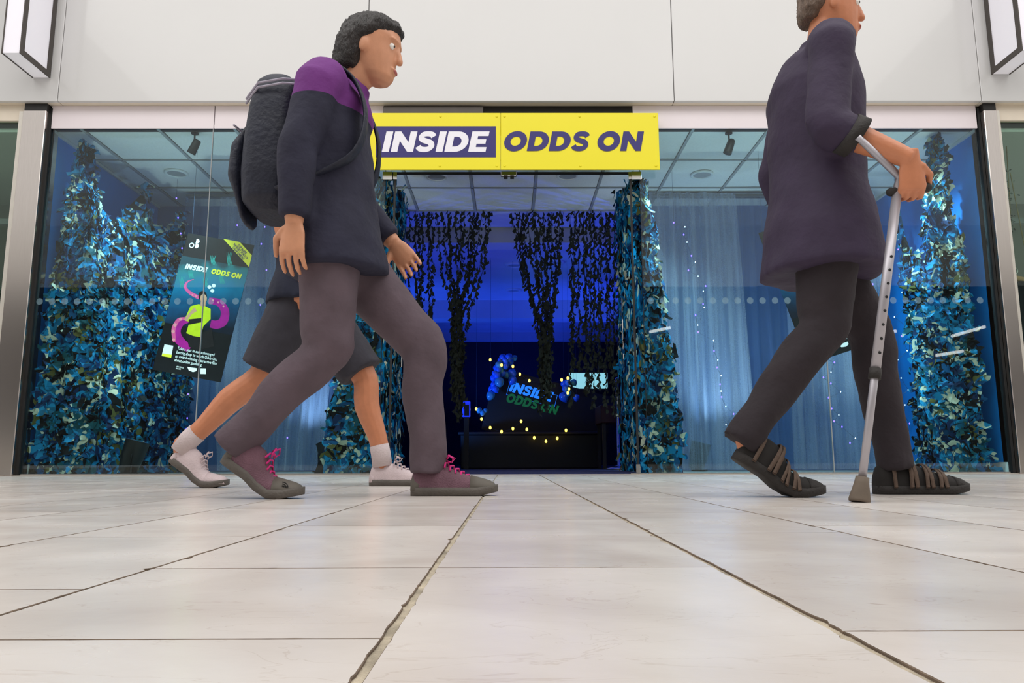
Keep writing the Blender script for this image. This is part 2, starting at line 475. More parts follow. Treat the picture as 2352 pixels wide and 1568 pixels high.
def edge(p, q, chip, amp, rnd):
    """points from p (incl.) to q (excl.), nibbled inwards"""
    n = max(1, int((q - p).length / chip)) if chip else 1
    return [p.lerp(q, i / n) for i in range(n)]
def slab(x0, x1, y0, y1, near):
    rnd = random.Random(int(x0 * 1000) * 77 + int(y0 * 1000))
    loop = []
    cs = [V(x0, y0, 0), V(x1, y0, 0), V(x1, y1, 0), V(x0, y1, 0)]
    inn = [V(0, 1, 0), V(-1, 0, 0), V(0, -1, 0), V(1, 0, 0)]
    for k in range(4):
        p, q = cs[k], cs[(k + 1) % 4]
        pts = edge(p, q, .008 if near else 0, 0, rnd)
        amp = .0024 if k in (1, 3) else .0008
        for i, a in enumerate(pts):
            if near and i > 0:
                nv = noise.noise(a * 24 + V(k * 9, 0, 3)) + .6 * noise.noise(a * 90)
                d = max(0, nv) * amp + max(0, nv - .55) * (.014 if k in (1, 3) else .004)
                a = a + inn[k] * d
            loop.append(a)
    n = len(loop); h = .0035 if near else .0045
    c = sum(loop, Vector()) / n
    b = .0008
    top2 = [p + (c - p).normalized() * b for p in loop]
    vs = [p + V(0, 0, -.012) for p in loop] + [p + V(0, 0, -.0007) for p in loop] + top2
    fs = [(i, (i + 1) % n, (i + 1) % n + n, i + n) for i in range(n)] + [(i + n, (i + 1) % n + n, (i + 1) % n + 2 * n, i + 2 * n) for i in range(n)] + [tuple(range(2 * n, 3 * n))]
    mb = MB(); mb.add(vs, fs)
    o = mb.build('slab', M['marble'], floor); o.data.materials.append(M['jointdirt'])
    o.data.polygons.foreach_set('material_index', [1] * (2 * n) + [0])
    return o
PW = .3035
bounds = [-.0805 + PW * k for k in range(-15, 16)]
given = {-2: [.30, .72, 1.195, 1.86], -1: [.16, .523, .852, 1.38], 0: [.10, .852, 1.52], 1: [.08, .54, 1.233, 1.70], 2: [.2, .83, 1.36, 1.9], -3: [.5, 1.03, 1.66]}
nslab = 0
for k in range(-15, 15):
    x0, x1 = bounds[k + 15], bounds[k + 16]
    rnd = random.Random(k * 13 + 5)
    if k in given: ys = [-.62] + given[k]
    else: ys = [(-.62 if abs(k) < 8 else .6) + rnd.random() * .3]
    if k not in given: ys = [ys[0], ys[0] + .45 + rnd.random() * .4]
    while ys[-1] < GY - .05 - .35: ys.append(ys[-1] + rnd.choice((.45, .6, .75, .9)))
    ys[-1] = GY - .05
    for a, b in zip(ys[:-1], ys[1:]):
        gl = .0032 if k in (0, 1) else .0014
        gr = .0032 if k in (-1, 0) else .0014
        slab(x0 + gl, x1 - gr, a + .0008, b - .0008, b < 2.4 and a < 2.0 and -4 < k < 5 and b > .2); nslab += 1
MB().bb((-6.5, GY - .05, -.05), (6.5, GY + .05, .004)).build('threshold_strip', M['alu'], floor)

# ------------------------------------------------------------------ facade
front = empty('wall_front', (0, GY, 2.9), 'white glossy fascia of the shopfront above the glass', None, None, 'structure')
fz0, fz1 = 2.922, 4.7
fx = [-6.5, P(131, 234, 5.7).x, P(845, 100, 5.7).x, P(1549, 235, 5.7).x, P(2255, 230, 5.7).x, 6.5]
for a, b in zip(fx[:-1], fx[1:]):
    MB().bbev((a + .0025, 5.70, fz0), (b - .0025, 5.735, fz1), .003).build('fascia_panel', M['fascia'], front)
    MB().bb((a + .0025, 5.735, fz0 + .001), (b - .0025, GY + .02, fz0 + .016)).build('fascia_return', M['soffit'], front)
MB().bb((-6.5, 5.737, fz0 + .02), (6.5, 5.78, fz1)).build('fascia_backing', M['dark'], front)
hz0, hz1 = 2.73, fz0
jx = -2.352
for a, b in ((XL, jx - .003), (jx + .003, -1.0), (1.0, XR)):
    MB().bbev((a, GY - .018, hz0), (b, GY - .004, hz1), .002).build('header_board', M['header'], front)
MB().bb((-1.0, GY - .01, 2.68), (1.0, GY + .01, hz1)).build('header_recess', M['dark'], front)
MB().bb((-1.0, GY - .05, 2.84), (-.2, GY - .012, 2.90)).build('door_track', M['bronze'], front)
MB().bb((XL - .6, GY + .012, 2.752), (XR + .6, GY + .1, hz1 + .3)).build('header_backing', M['dark'], front)
MB().bb((-6.5, GY + .02, fz0 + .02), (6.5, GY + .12, 4.7)).build('upper_wall', M['dark'], front)

def column(x0, x1, nm, strip):
    t = empty('trim_%d' % nm, ((x0 + x1) / 2, GY - .05, 0), 'brushed steel column beside the shop window', None, None, 'structure')
    MB().bbev((x0, GY - .07, 0), (x1, GY + .12, 2.86), .004).build('column_cladding', M['steel'], t)
    MB().bb((x0 + .004, GY - .06, 2.86), (x1, GY + .1, fz0)).build('column_cap', M['dark'], t)
    MB().bb((strip, GY - .02, 0), (strip + .02, GY + .03, 2.9)).build('black_gasket', M['black'], t)
    return t
column(XL - .195, XL - .012, 1, XL - .012)
column(XR + .03, XR + .135, 2, XR + .008)

# ------------------------------------------------------------------ glass
def pane(nm, x0, x1, label):
    w = empty('window_%d' % nm, ((x0 + x1) / 2, GY, 0.012), label, None, None, 'structure')
    MB().bb((x0, GY - .005, .012), (x1, GY + .005, 2.735)).build('glass_pane', M['glass'], w)
    MB().bb((x0, GY - .009, .0), (x1, GY + .009, .014)).build('bottom_channel', M['chrome'], w)
    return w
w1 = pane(1, XL + .01, -2.363, 'large display window pane left of the entrance, beside the steel column')
w2 = pane(2, -2.357, -.975, 'display window pane between the poster and the entrance')
w3 = pane(3, 1.045, 2.437, 'display window pane right of the entrance')
w4 = pane(4, 2.443, XR - .005, 'large display window pane at the right steel column')
for w, x in ((w1, -2.363), (w3, 2.437)):
    MB().bb((x, GY - .0065, .012), (x + .006, GY + .0065, 2.735)).build('silicone_joint', M['tbar'], w)
MB().bb((-.975, GY - .006, .012), (-.972, GY + .006, 2.7)).build('glass_edge', M['dark'], w2)
MB().bb((1.042, GY - .006, .012), (1.045, GY + .006, 2.7)).build('glass_edge', M['dark'], w3)
dz = P(500, 692, GY).z
dot = None
def dots(w, x0, x1):
    global dot
    x = x0
    while x < x1:
        if dot is None:
            mb = MB(); mb.prism(_ell(0, 0, .0255, .0255, 20), (0, -.0008, 0), (1, 0, 0), (0, 0, 1), (0, 1, 0), .0006); dot = mb.mesh('frosted_dot'); dot.materials.append(M['dot'])
        o = bpy.data.objects.new('frosted_dot', dot); COL.objects.link(o); o.parent = w
        o.location = V(x, GY - .0055, dz) - wl(w); x += .0965
dots(w1, P(92, 692, GY).x, -2.4); dots(w2, -2.30, -1.0); dots(w3, 1.10, 2.40); dots(w4, 2.50, 3.72)

# doors, swung inwards
def door(nm, hx, sgn, label):
    d = empty('door_%d' % nm, (hx, GY, 0.02), label, None, None, 'structure')
    ang = math.radians(98.5)
    # leaf direction from pivot: closed = towards centre, open = inwards and slightly outwards
    dr = V(sgn * abs(math.cos(ang)), math.sin(ang), 0)
    nr = V(-sgn * dr.y, sgn * dr.x, 0)      # towards the middle of the doorway
    R = Matrix((dr, V(0, 0, 1).cross(dr), V(0, 0, 1))).transposed()
    base = V(hx, GY, 0)
    MB().box(base + dr * .44 + V(0, 0, 1.19), (.88, .010, 2.30), R).build('glass_leaf', M['glass'], d)
    MB().box(base + V(0, 0, 1.19), (.014, .016, 2.30), R).build('pivot_edge_seal', M['black'], d)
    MB().box(base + dr * .885 + V(0, 0, 1.19), (.012, .014, 2.30), R).build('leading_edge_seal', M['black'], d)
    for z in (.045, 2.335):
        MB().box(base + dr * .05 + V(0, 0, z), (.14, .03, .06), R).build('patch_fitting', M['chrome'], d)
    MB().box(base + V(0, 0, .007), (.12, .05, .012)).build('floor_pivot_plate', M['chrome'], d)
    MB().box(base + V(-sgn * 0, -.01, .034), (.028, .028, .05)).build('floor_pivot', M['chrome'], d)
    for s in (1, -1):
        c = base + dr * .80 + nr * (s * .085)
        h = MB(); h.tube([c + V(0, 0, z) for z in (.905, .91, 1.515, 1.52)], [.006, .0125, .0125, .006], 12, (1, 0, 0)); hb = h.build('pull_handle', M['chrome'], d, True)
        for z in (1.03, 1.40):
            q = MB(); q.tube([base + dr * .80 + V(0, 0, z), c + nr * (s * .012) + V(0, 0, z)], .009, 10, (0, 0, 1)); q.build('handle_standoff', M['chrome'], hb, True)
    return d
door(1, P(900, 740, GY).x, -1, 'left frameless glass door leaf standing open inwards')
door(2, P(1457, 740, GY).x, 1, 'right frameless glass door leaf standing open inwards')
dh = empty('trim_3', (0, GY, 2.36), 'slim door head rail under the yellow sign', None, None, 'structure')
MB().bb((-.93, GY - .012, 2.365), (1.0, GY + .012, 2.70)).build('transom_glass', M['glass'], dh)
MB().bb((-.93, GY - .014, 2.352), (1.0, GY + .014, 2.366)).build('head_rail', M['black'], dh)
MB().bbev((-.06, GY - .02, 2.335), (.065, GY + .02, 2.37), .004).build('lock_keeper', M['chrome'], dh)
for x in (-.02, .03): MB().box((x, GY - .005, 2.325), (.03, .03, .018)).build('lock_socket', M['black'], dh)
for x in (-.955, 1.015): MB().bbev((x - .04, GY - .03, 2.30), (x + .04, GY + .01, 2.365), .003).build('corner_patch', M['chrome'], dh)

# ------------------------------------------------------------------ yellow sign
SY = 5.70
sg = empty('shop_sign', (0, SY, 2.36), 'long yellow sign board reading INSIDE ODDS ON above the doorway', 'sign')
x0, x1 = -1.115, 1.187; xm = P(1150, 320, SY).x
z0, z1 = 2.352, 2.822
for a, b, nm in ((x0, xm - .001, 'left'), (xm + .001, x1, 'right')):
    pn = MB().bbev((a, SY, z0), (b, SY + .012, z1), .002).build('sign_panel', M['yellow'], sg)
    for sx in (a + .03, (a + b) / 2 if nm == 'right' else a + .55 * (b - a), b - .03):
        for sz in (z0 + .03, z1 - .03):
            q = MB(); q.tube([(sx, SY + .001, sz), (sx, SY - .003, sz), (sx, SY - .005, sz)], [.009, .009, .004], 10, (1, 0, 0)); q.build('screw_cap', M['yellow'], pn, True)
a = P(863, 361, SY - .002); b = P(1139, 290, SY - .002)
MB().bb((a.x, SY - .0015, a.z), (b.x, SY - .0002, b.z)).build('navy_box', M['navy'], sg)
a = P(877, 349, SY); b = P(1125, 302, SY)
for g in glyphs('INSIDE', (a.x, SY - .002, a.z), (1, 0, 0), (0, 0, 1), (0, -1, 0), b.z - a.z, b.x - a.x): g.build('letter', M['white'], sg)
a = P(1154, 347, SY); b = P(1479, 302, SY)
for g in glyphs('ODDS ON', (a.x, SY - .002, a.z), (1, 0, 0), (0, 0, 1), (0, -1, 0), b.z - a.z, b.x - a.x): g.build('letter', M['navy'], sg)
for x in (-.9, .95): MB().bb((x - .02, SY + .012, 2.55), (x + .02, GY - .012, 2.60)).build('bracket', M['dark'], sg)

# blade signs
def blade(x0, x1, y0, z0, lab):
    t = empty('projecting_sign', ((x0 + x1) / 2, 5.7, z0), lab, 'sign', 'projecting light box signs')
    MB().bb((x0 + .008, y0 + .006, z0 + .006), (x1 - .008, 5.69, 4.6)).build('light_box', M['lightbox'], t)
    for x in (x0, x1 - .008):
        f = MB()
        f.bb((x, y0, z0), (x + .008, y0 + .045, 4.6)); f.bb((x, 5.645, z0), (x + .008, 5.69, 4.6)); f.bb((x, y0 + .045, z0), (x + .008, 5.645, z0 + .045))
        f.build('side_frame', M['bronze'], t)
    MB().bb((x0 + .03, 5.69, 3.6), (x1 - .03, 5.70, 3.75)).build('wall_bracket', M['bronze'], t)
blade(-3.775, -3.632, 5.311, 3.11, 'blank white light box sign with bronze frame projecting at upper left')
bl = P(2300, 172, 5.7)
blade(P(2275, 173, 5.7).x, P(2318, 173, 5.7).x, 5.32, P(2275, 173, 5.7).z, 'blank white light box sign with bronze frame projecting at upper right')

# ------------------------------------------------------------------ shop interior shell
def wall(name, a, b, m, label): return tag(MB().bb(a, b).build(name, m), label, None, None, 'structure')
wall('wall_left', (XL - .10, GY + .03, 0), (XL - .03, 7.75, CZ + .1), M['bluewall'], 'blue painted side wall of the left display')
wall('wall_right', (XR + .03, GY + .03, 0), (XR + .10, 7.75, CZ + .1), M['bluewall'], 'blue painted side wall of the right display')
wall('baseboard_left', (XL - .03, GY + .03, 0), (XL - .012, 7.72, .085), M['skirt'], 'white skirting board under the left blue wall')
wall('baseboard_right', (XR + .012, GY + .03, 0), (XR + .03, 7.72, .085), M['skirt'], 'white skirting board under the right blue wall')
wall('wall_back_left', (XL - .1, 7.75, 0), (-1.12, 7.85, CZ + .1), M['palewall'], 'pale partition behind the left window curtain')
wall('wall_back_right', (1.32, 7.75, 0), (XR + .1, 7.85, CZ + .1), M['palewall'], 'pale partition behind the right window curtain')
wall('floor_display', (XL - .1, GY + .05, -.05), (XR + .1, 7.9, .003), M['vinyl'], 'grey vinyl floor inside the shop window')
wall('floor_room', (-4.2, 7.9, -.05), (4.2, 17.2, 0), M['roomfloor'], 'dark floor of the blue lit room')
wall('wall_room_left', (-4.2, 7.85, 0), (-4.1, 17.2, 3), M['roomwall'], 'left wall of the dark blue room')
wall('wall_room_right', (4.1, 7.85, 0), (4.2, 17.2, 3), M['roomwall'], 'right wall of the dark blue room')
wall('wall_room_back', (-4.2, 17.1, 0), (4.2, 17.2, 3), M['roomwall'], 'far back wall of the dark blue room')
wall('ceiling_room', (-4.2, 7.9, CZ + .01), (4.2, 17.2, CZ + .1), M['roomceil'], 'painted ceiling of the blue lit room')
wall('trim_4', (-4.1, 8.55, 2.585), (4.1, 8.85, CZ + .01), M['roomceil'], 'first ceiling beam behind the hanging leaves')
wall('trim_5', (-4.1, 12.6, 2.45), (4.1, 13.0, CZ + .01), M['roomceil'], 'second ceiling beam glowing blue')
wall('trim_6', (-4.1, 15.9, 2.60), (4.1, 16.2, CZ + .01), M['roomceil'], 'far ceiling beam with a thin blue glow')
wall('wall_roof_slab', (-7, GY + .12, 3.0), (7, 17.3, 3.1), M['dark'], 'concrete slab over the shop')

ceil = empty('ceiling', (0, 6.8, CZ), 'suspended ceiling of square mineral tiles inside the shop window', None, None, 'structure')
cx = [-.355 + .617 * k for k in range(-6, 8)]; cx = [max(XL - .03, min(XR + .03, x)) for x in cx]
cy = [GY + .0, 6.49, 7.195, 7.9]
tm = {}
rt = random.Random(3)
for i in range(len(cx) - 1):
    for j in range(3):
        w_, d_ = cx[i + 1] - cx[i], cy[j + 1] - cy[j]
        if w_ < .05: continue
        k = (round(w_, 2), round(d_, 2))
        if k not in tm:
            q = MB(); q.bbev((-w_ / 2 + .011, -d_ / 2 + .011, .004), (w_ / 2 - .011, d_ / 2 - .011, .022), .006); tm[k] = q.mesh('ceiling_tile'); tm[k].materials.append(M['tile'])
        o = bpy.data.objects.new('ceiling_tile', tm[k]); COL.objects.link(o); o.parent = ceil
        o.location = V((cx[i] + cx[i + 1]) / 2, (cy[j] + cy[j + 1]) / 2, CZ + rt.uniform(0, .003)) - wl(ceil)
        o.rotation_euler = (rt.uniform(-.006, .006), rt.uniform(-.006, .006), rt.uniform(-.004, .004))
for x in cx[1:-1]: MB().bb((x - .012, cy[0], CZ - .004), (x + .012, cy[-1], CZ + .006)).build('grid_bar', M['tbar'], ceil)
for y in cy[1:]: MB().bb((XL - .03, y - .009, CZ - .004), (XR + .03, y + .009, CZ + .006)).build('cross_bar', M['tbar'], ceil)
MB().bb((XL - .1, GY + .02, CZ + .03), (XR + .1, 7.95, CZ + .06)).build('ceiling_void', M['dark'], ceil)
for s, x in ((1, XL - .03), (-1, XR + .03)): MB().bb((x, cy[0], CZ - .02), (x + s * .02, 7.75, CZ + .002)).build('edge_angle', M['skirt'], ceil)

def downlight(px, py, lab):
    d = ray(px, py); p = V(0, 0, CAMH) + d * ((CZ - CAMH) / d.z)
    t = empty('downlight', (p.x, p.y, CZ - .01), lab, 'ceiling light', 'round ceiling downlights')
    q = MB(); r = .105
    rings = [[p + V(math.cos(a) * rr, math.sin(a) * rr, z) for a in [2 * math.pi * k / 28 for k in range(28)]] for rr, z in ((r, .002), (r, -.012), (r * .93, -.016), (r * .80, -.014), (r * .78, -.004))]
    q.loft(rings, False); q.build('bezel', M['skirt'], t, True)
    q = MB(); q.prism(_ell(0, 0, r * .79, r * .79, 28), p + V(0, 0, -.006), (1, 0, 0), (0, 1, 0), (0, 0, 1), .003); q.build('diffuser', M['tbar'], t)
downlight(405, 397, 'round ceiling downlight in the left window above the camouflage net')
downlight(693, 403, 'round ceiling downlight in the left window near the entrance')
downlight(1003, 405, 'round ceiling downlight over the doorway, under the word INSIDE')
downlight(1304, 403, 'round ceiling downlight over the doorway, under the word ODDS')
downlight(1612, 400, 'round ceiling downlight in the right window near the entrance')

wall('floor_mat', (-.95, GY + .05, 0), (1.02, 7.6, .012), M['mat_blue'], 'dark blue entrance carpet inside the doorway')

# ------------------------------------------------------------------ neighbours
def neighbour(x0, x1, n, lab):
    t = empty('wall_neighbour_%d' % n, ((x0 + x1) / 2, GY, 0), lab, None, None, 'structure')
    MB().bb((x0, 7.6, 0), (x1, 7.7, 3)).build('back_wall', M['nback'], t)
    MB().bb((x0, GY + .03, 2.72), (x1, 7.6, 2.8)).build('ceiling_board', M['tile'], t)
    MB().bb((x0, GY + .03, -.05), (x1, 7.6, 0.002)).build('floor_board', M['roomfloor'], t)
    MB().bb((x0, GY - .005, .02), (x1, GY + .005, 2.80)).build('glass_pane', M['glass2'], t)
    MB().bb((x0, GY - .03, 2.79), (x1, GY + .03, fz0)).build('head_frame', M['soffit'], t)
    for y, z in ((6.6, 2.2), (7.3, 1.75)): MB().bb((x0, y, z), (x1, y + .02, z + .05)).build('display_rail', M['tbar'], t)
    return t
M['nback'] = mat('grey_shop_wall', lin(150, 152, 146), .8, var=.06, scale=2)
nl = neighbour(-6.4, XL - .2, 1, 'dim neighbouring shop window at the left edge')
MB().bb((XL - .235, GY - .05, 0), (XL - .195, GY + .05, 2.86)).build('edge_frame', M['alu'], nl)
MB().bb((-6.4, 6.2, 0), (-6.3, 7.6, 3)).build('side_wall', M['nback'], nl)
MB().bb((XL - .26, 5.9, 0), (XL - .2, 7.6, 3)).build('side_wall', M['nback'], nl)
MB().bb((-5.4, 6.3, 0), (-4.1, 7.2, 1.5)).build('display_plinth', M['oppdark'], nl)
nr_ = neighbour(XR + .15, 6.6, 2, 'neighbouring clothes shop window at the right edge')
MB().bb((XR + .135, GY - .06, 0), (XR + .160, GY + .05, 2.86)).build('edge_frame', M['alu'], nr_)
MB().bb((XR + .14, 5.9, 0), (XR + .2, 7.6, 3)).build('side_wall', M['nback'], nr_)

# mall opposite (behind the camera)
op = empty('wall_opposite', (0, -6, 0), 'shop fronts on the other side of the mall', None, None, 'structure')
MB().bb((-14, -6.3, 0), (14, -6, 4.12)).build('dark_shopfronts', M['oppdark'], op)
MB().bb((-14, -6.3, 4.12), (14, -5.95, 5.6)).build('upper_fascia', M['oppwhite'], op)
for k in range(-4, 5): MB().bb((k * 3 - .15, -6.05, 0), (k * 3 + .15, -5.9, 4.12)).build('pilaster', M['bronze'], op)

M['strip'] = mat('lit_strip_tube', lin(250, 250, 250), .4, var=.01, emis=(1, .99, .96), estr=7)
for (xa, ya), (xb, yb) in (((1984, 774), (2058, 760)), ((2186, 772), (2262, 750)), ((2150, 816), (2212, 806)), ((1832, 776), (1886, 762)), ((1492, 762), (1540, 752)), ((640, 823), (676, 823)), ((648, 827), (690, 827))):
    a, b = P(xa, ya, 17.4), P(xb, yb, 17.4); a.y = b.y = -5.8
    q = MB(); q.tube([a, b], .035 if xa > 1000 else .012, 8, (0, 1, 0)); q.build('strip_light', M['strip'], op)
# ------------------------------------------------------------------ camouflage nets
BL = [(0, lin(6, 44, 88)), (.38, lin(8, 88, 142)), (.46, lin(18, 142, 196)), (.54, lin(10, 104, 142)), (.61, lin(20, 86, 98))]
EX = [(.605, lin(200, 208, 186), (7, 3, 1), 7.5), (.635, lin(98, 98, 54), (1, 9, 4), 6.5), (.575, lin(7, 13, 17), (4, 1, 8), 7.5)]
M['camo'] = camo_mat('blue_camouflage_cloth', BL, EX, 6.5)
M['camo_back'] = mat('dark_net_cord', lin(14, 44, 66), .9, var=.5, scale=14)
def flap_shape(rnd, size):
    """wavy die-cut scrap: S-shaped strip with ragged ends"""
    n = 5; l = []; r = []
    ph = rnd.random() * 6; wv = rnd.uniform(.15, .34); w0 = rnd.uniform(.22, .40)
    for i in range(n):
        t = i / (n - 1) - .5
        cx = math.sin(t * 5 + ph) * wv; w = w0 * (1.15 - abs(t) * 1.3) * rnd.uniform(.7, 1.3)
        z = (t * t * 1.2 + rnd.uniform(-.10, .10)) * .6
        l.append(V((cx - w) * size, t * 1.5 * size, (z + rnd.uniform(0, .2)) * .6 * size)); r.append(V((cx + w) * size, t * 1.5 * size, (z + rnd.uniform(0, .2)) * .6 * size))
    return l + r, [(i, i + n, i + n + 1, i + 1) for i in range(n - 1)]
def net_thing(name, label, surf, area_, size, seed, group='blue camouflage nets', dens=1.0, grid=(26, 40)):
    t = empty(name, surf(.5, 1.0), label, 'net', group)
    rnd = random.Random(seed)
    mb = MB(); gu, gv = grid; vs = []; fs = []
    for i in range(gu + 1):
        for j in range(gv + 1):
            p = surf(i / gu, j / gv); vs.append(p + V(noise.noise(p * 7), noise.noise(p * 7 + V(9, 0, 0)), 0) * .02)
    for i in range(gu):
        for j in range(gv): fs.append((i * (gv + 1) + j, (i + 1) * (gv + 1) + j, (i + 1) * (gv + 1) + j + 1, i * (gv + 1) + j + 1))
    mb.add(vs, fs); mb.build('net_backing', M['camo'], t)
    fl = MB(); sh = []
    for _ in range(int(area_ / (size * size) * 1.25 * dens)):
        u, v = rnd.random(), rnd.random()
        p = surf(u, v); e = .01
        du = surf(min(1, u + e), v) - surf(max(0, u - e), v); dv = surf(u, min(1, v + e)) - surf(u, max(0, v - e))
        if du.length < 1e-5 or dv.length < 1e-5: continue
        nrm = du.cross(dv).normalized()
        if nrm.dot(V(0, -.03, CAMH) - p) < 0: nrm = -nrm
        x = (du.normalized() * rnd.gauss(0, 1) + dv.normalized() * rnd.gauss(0, 1)).normalized(); y = nrm.cross(x)
        nn = (nrm + V(rnd.gauss(0, .2), rnd.gauss(0, .2), rnd.gauss(0, .2))).normalized(); x = (x - nn * x.dot(nn)).normalized(); y = nn.cross(x)
        q, f = flap_shape(rnd, size * rnd.uniform(.7, 1.45))
        base = p + nrm * rnd.uniform(.004, .024)
        fl.add([base + x * a.x + y * a.y + nn * a.z for a in q], f)
        sh.append((rnd.random(), rnd.random(), rnd.random(), 1))
    o = fl.build('camouflage_scraps', M['camo'], t)
    o['kind'] = 'stuff'
    at = o.data.attributes.new('print_shift', 'FLOAT_COLOR', 'POINT')
    cols = []
    for c in sh: cols += list(c) * 10
    at.data.foreach_set('color', cols)
    return t
def path(pts, s):
    L = [(pts[i + 1] - pts[i]).length for i in range(len(pts) - 1)]; T = sum(L); d = s * T
    for i, l in enumerate(L):
        if d <= l or i == len(L) - 1: return pts[i].lerp(pts[i + 1], min(1, d / max(l, 1e-6)))
        d -= l
def lerp_path(top, bot, s, v, ease=1.0): return path(top, s).lerp(path(bot, s), v ** ease)
def S1(u, v):
    # front fold widens downwards, side drape behind it
    xe = -3.45 + .25 * v ** .75
    if u < .36:
        k = u / .36; zt = 2.69 - .05 * k; w = .06 + .40 * v ** .75
        return V(xe - w * (1 - k) + .014 * math.sin(v * 23 + k * 3), 5.93 + .03 * math.sin(k * 9 + v * 7) + .05 * k, zt * (1 - v) + .015 * v)
    k = (u - .36) / .64
    zt = 2.64
    for (k0, z0, k1, z1, sg_) in ((0, 2.64, .55, 2.64, .50), (.55, 2.64, 1.0, 2.55, .34)):
        if k0 <= k <= k1:
            q = (k - k0) / (k1 - k0); zt = z0 * (1 - q) + z1 * q - sg_ * (4 * q * (1 - q)) ** .8
    top = V(-3.45, 5.98, 0).lerp(V(-3.24, 7.2, 0), k); bot = V(-3.20, 5.98, 0).lerp(V(-2.98, 7.18, 0), k)
    p = top.lerp(bot, v ** .75); f = .028 * (math.sin(k * 27 + v * 2) + .5 * math.sin(k * 51 + v * 3)) * min(1, k * 6)
    return V(p.x + f, p.y + f * .6, zt * (1 - v) + .015 * v)
net_thing('camouflage_net', 'tall blue camouflage net hung along the wall of the left window', S1, 6.0, .070, 11, dens=1.35)
def S2(u, v):
    if u < .55:
        k = u / .55; w = .06 + .33 * v ** .8; x1 = 3.545 + .16 * v ** .9
        z = (2.70 - .03 * k) * (1 - v) + .015 * v
        return V(x1 - w * k + .022 * math.sin(v * 21), 5.93 + .03 * math.sin(k * 9 + v * 7) + .05 * k, z)
    k = (u - .55) / .45
    a = V(3.485 + .16 * v ** .9 - .33 * v ** .8 - .0, 5.98, 0); b = V(3.63, 6.8, 0)
    zt = 2.67 * (1 - k) + 2.45 * k - .75 * (4 * k * (1 - k)) ** .7
    p = a.lerp(b, k); f = .03 * math.sin(k * 24 + v * 3)
    return V(p.x + f, p.y + f, zt * (1 - v) + .015 * v)
net_thing('camouflage_net', 'tall blue camouflage net hung along the wall of the right window', S2, 4.6, .072, 12, dens=1.35)
def jamb(sx, xi, wt, wb, seed, lab, ztop=2.34):
    def surf(u, v):
        z = ztop * (1 - v) + .012 * v
        if u < .62:
            k = u / .62; w = wt + (wb - wt) * v ** 1.1
            return V(xi + sx * w * (1 - k) + .018 * math.sin(v * 27 + seed), 5.90 + .035 * math.sin(k * 8 + v * 5), z)
        k = (u - .62) / .38
        return V(xi - sx * .03 * k + sx * .01, 5.93 + .95 * k + .02 * math.sin(k * 14), z + (.25 * (1 - v)) * k)
    net_thing('camouflage_net', lab, surf, 2.2, .066, seed, dens=1.2)
jamb(-1, -.985, .06, .47, 21, 'narrow blue camouflage net at the left side of the doorway')
jamb(1, 1.03, .10, .31, 22, 'narrow blue camouflage net at the right side of the doorway')

# ------------------------------------------------------------------ dark leaf curtains in the doorway
M['leafdark'] = mat('dark_olive_leaf_cloth', lin(34, 36, 22), .8, var=.4, scale=9)
def strand(parent, top, pts, seed, big=1.0):
    rnd = random.Random(seed); mb = MB()
    # pts: list of (x, y, z) polyline
    d = 0; pl = [V(*p) for p in pts]
    L = sum((pl[i + 1] - pl[i]).length for i in range(len(pl) - 1)); n = int(L / .036)
    for i in range(n):
        s = (i + .5) / n; p = path(pl, s)
        p = p + V(.012 * math.sin(s * L * 18 + seed), .02 * math.sin(s * L * 11 + seed * 2), 0)
        ang = rnd.uniform(0, 6.28); w = rnd.uniform(.010, .030) * big; l = rnd.uniform(.022, .045) * big
        x = V(math.cos(ang), math.sin(ang) * .7, 0); tip = V(rnd.uniform(-.03, .03), rnd.uniform(-.02, .02), -l)
        a, b = p + x * w + V(0, 0, .004), p - x * w * .5 + V(0, 0, .012)
        mb.add([p + V(0, 0, .028), a, a + tip * .55 + x * .012, p + tip, b + tip * .4, b], [(0, 1, 2, 3, 4, 5)])
        if rnd.random() < .5:
            q = p + x * w * 1.1
            mb.add([q, q + V(.014, .006, .018), q + V(.020, -.006, -.02), q + V(-.004, 0, -.03)], [(0, 1, 2, 3)])
    # cord
    mb.tube(pl, .0022, 4, (1, 0, 0))
    return mb.build('leaf_strand', M['leafdark'], parent)
LYY = 7.93
def gx(px, py): return P(px, py, LYY)
def leaf_curtain(lab, tops, knot, tail, seed, n):
    t = empty('leaf_curtain', gx(knot[0] if knot else tops[0], 485), lab, 'curtain', 'dark leaf curtains in the doorway')
    rnd = random.Random(seed)
    for i in range(n):
        px = tops[0] + (tops[1] - tops[0]) * (i + rnd.uniform(.2, .8)) / n
        a = gx(px, 478); a.z = CZ
        if knot:
            k = gx(knot[0] + rnd.uniform(-16, 16), knot[1] + rnd.uniform(-30, 40)); e = gx(tail[0] + rnd.uniform(-17, 17), tail[1] + rnd.uniform(-60, 20))
            m1 = a.lerp(k, .5); m1.x = a.x * .72 + k.x * .28
            pts = [a, m1, k, e]
        else:
            e = gx(px + rnd.uniform(-8, 8), tail[1] + rnd.uniform(-tail[2], tail[2])); pts = [a, a.lerp(e, .5) + V(rnd.uniform(-.02, .02), 0, 0), e]
        for p in pts: p.y += rnd.uniform(-.05, .05)
        pts[0].z = CZ
        strand(t, None, [tuple(p) for p in pts], seed * 50 + i, 1.0)
leaf_curtain('dark leaf curtain hanging at the left edge of the doorway', (940, 995), None, (0, 860, 90), 31, 6)
leaf_curtain('dark leaf curtain gathered into a column left of the balloons', (1000, 1135), (1052, 745), (1050, 950), 32, 13)
leaf_curtain('dark leaf curtain gathered into a column in front of the tilted board', (1170, 1300), (1252, 745), (1255, 940), 33, 14)
leaf_curtain('dark leaf curtain hanging loose at the right side of the doorway', (1305, 1462), None, (0, 900, 60), 34, 17)

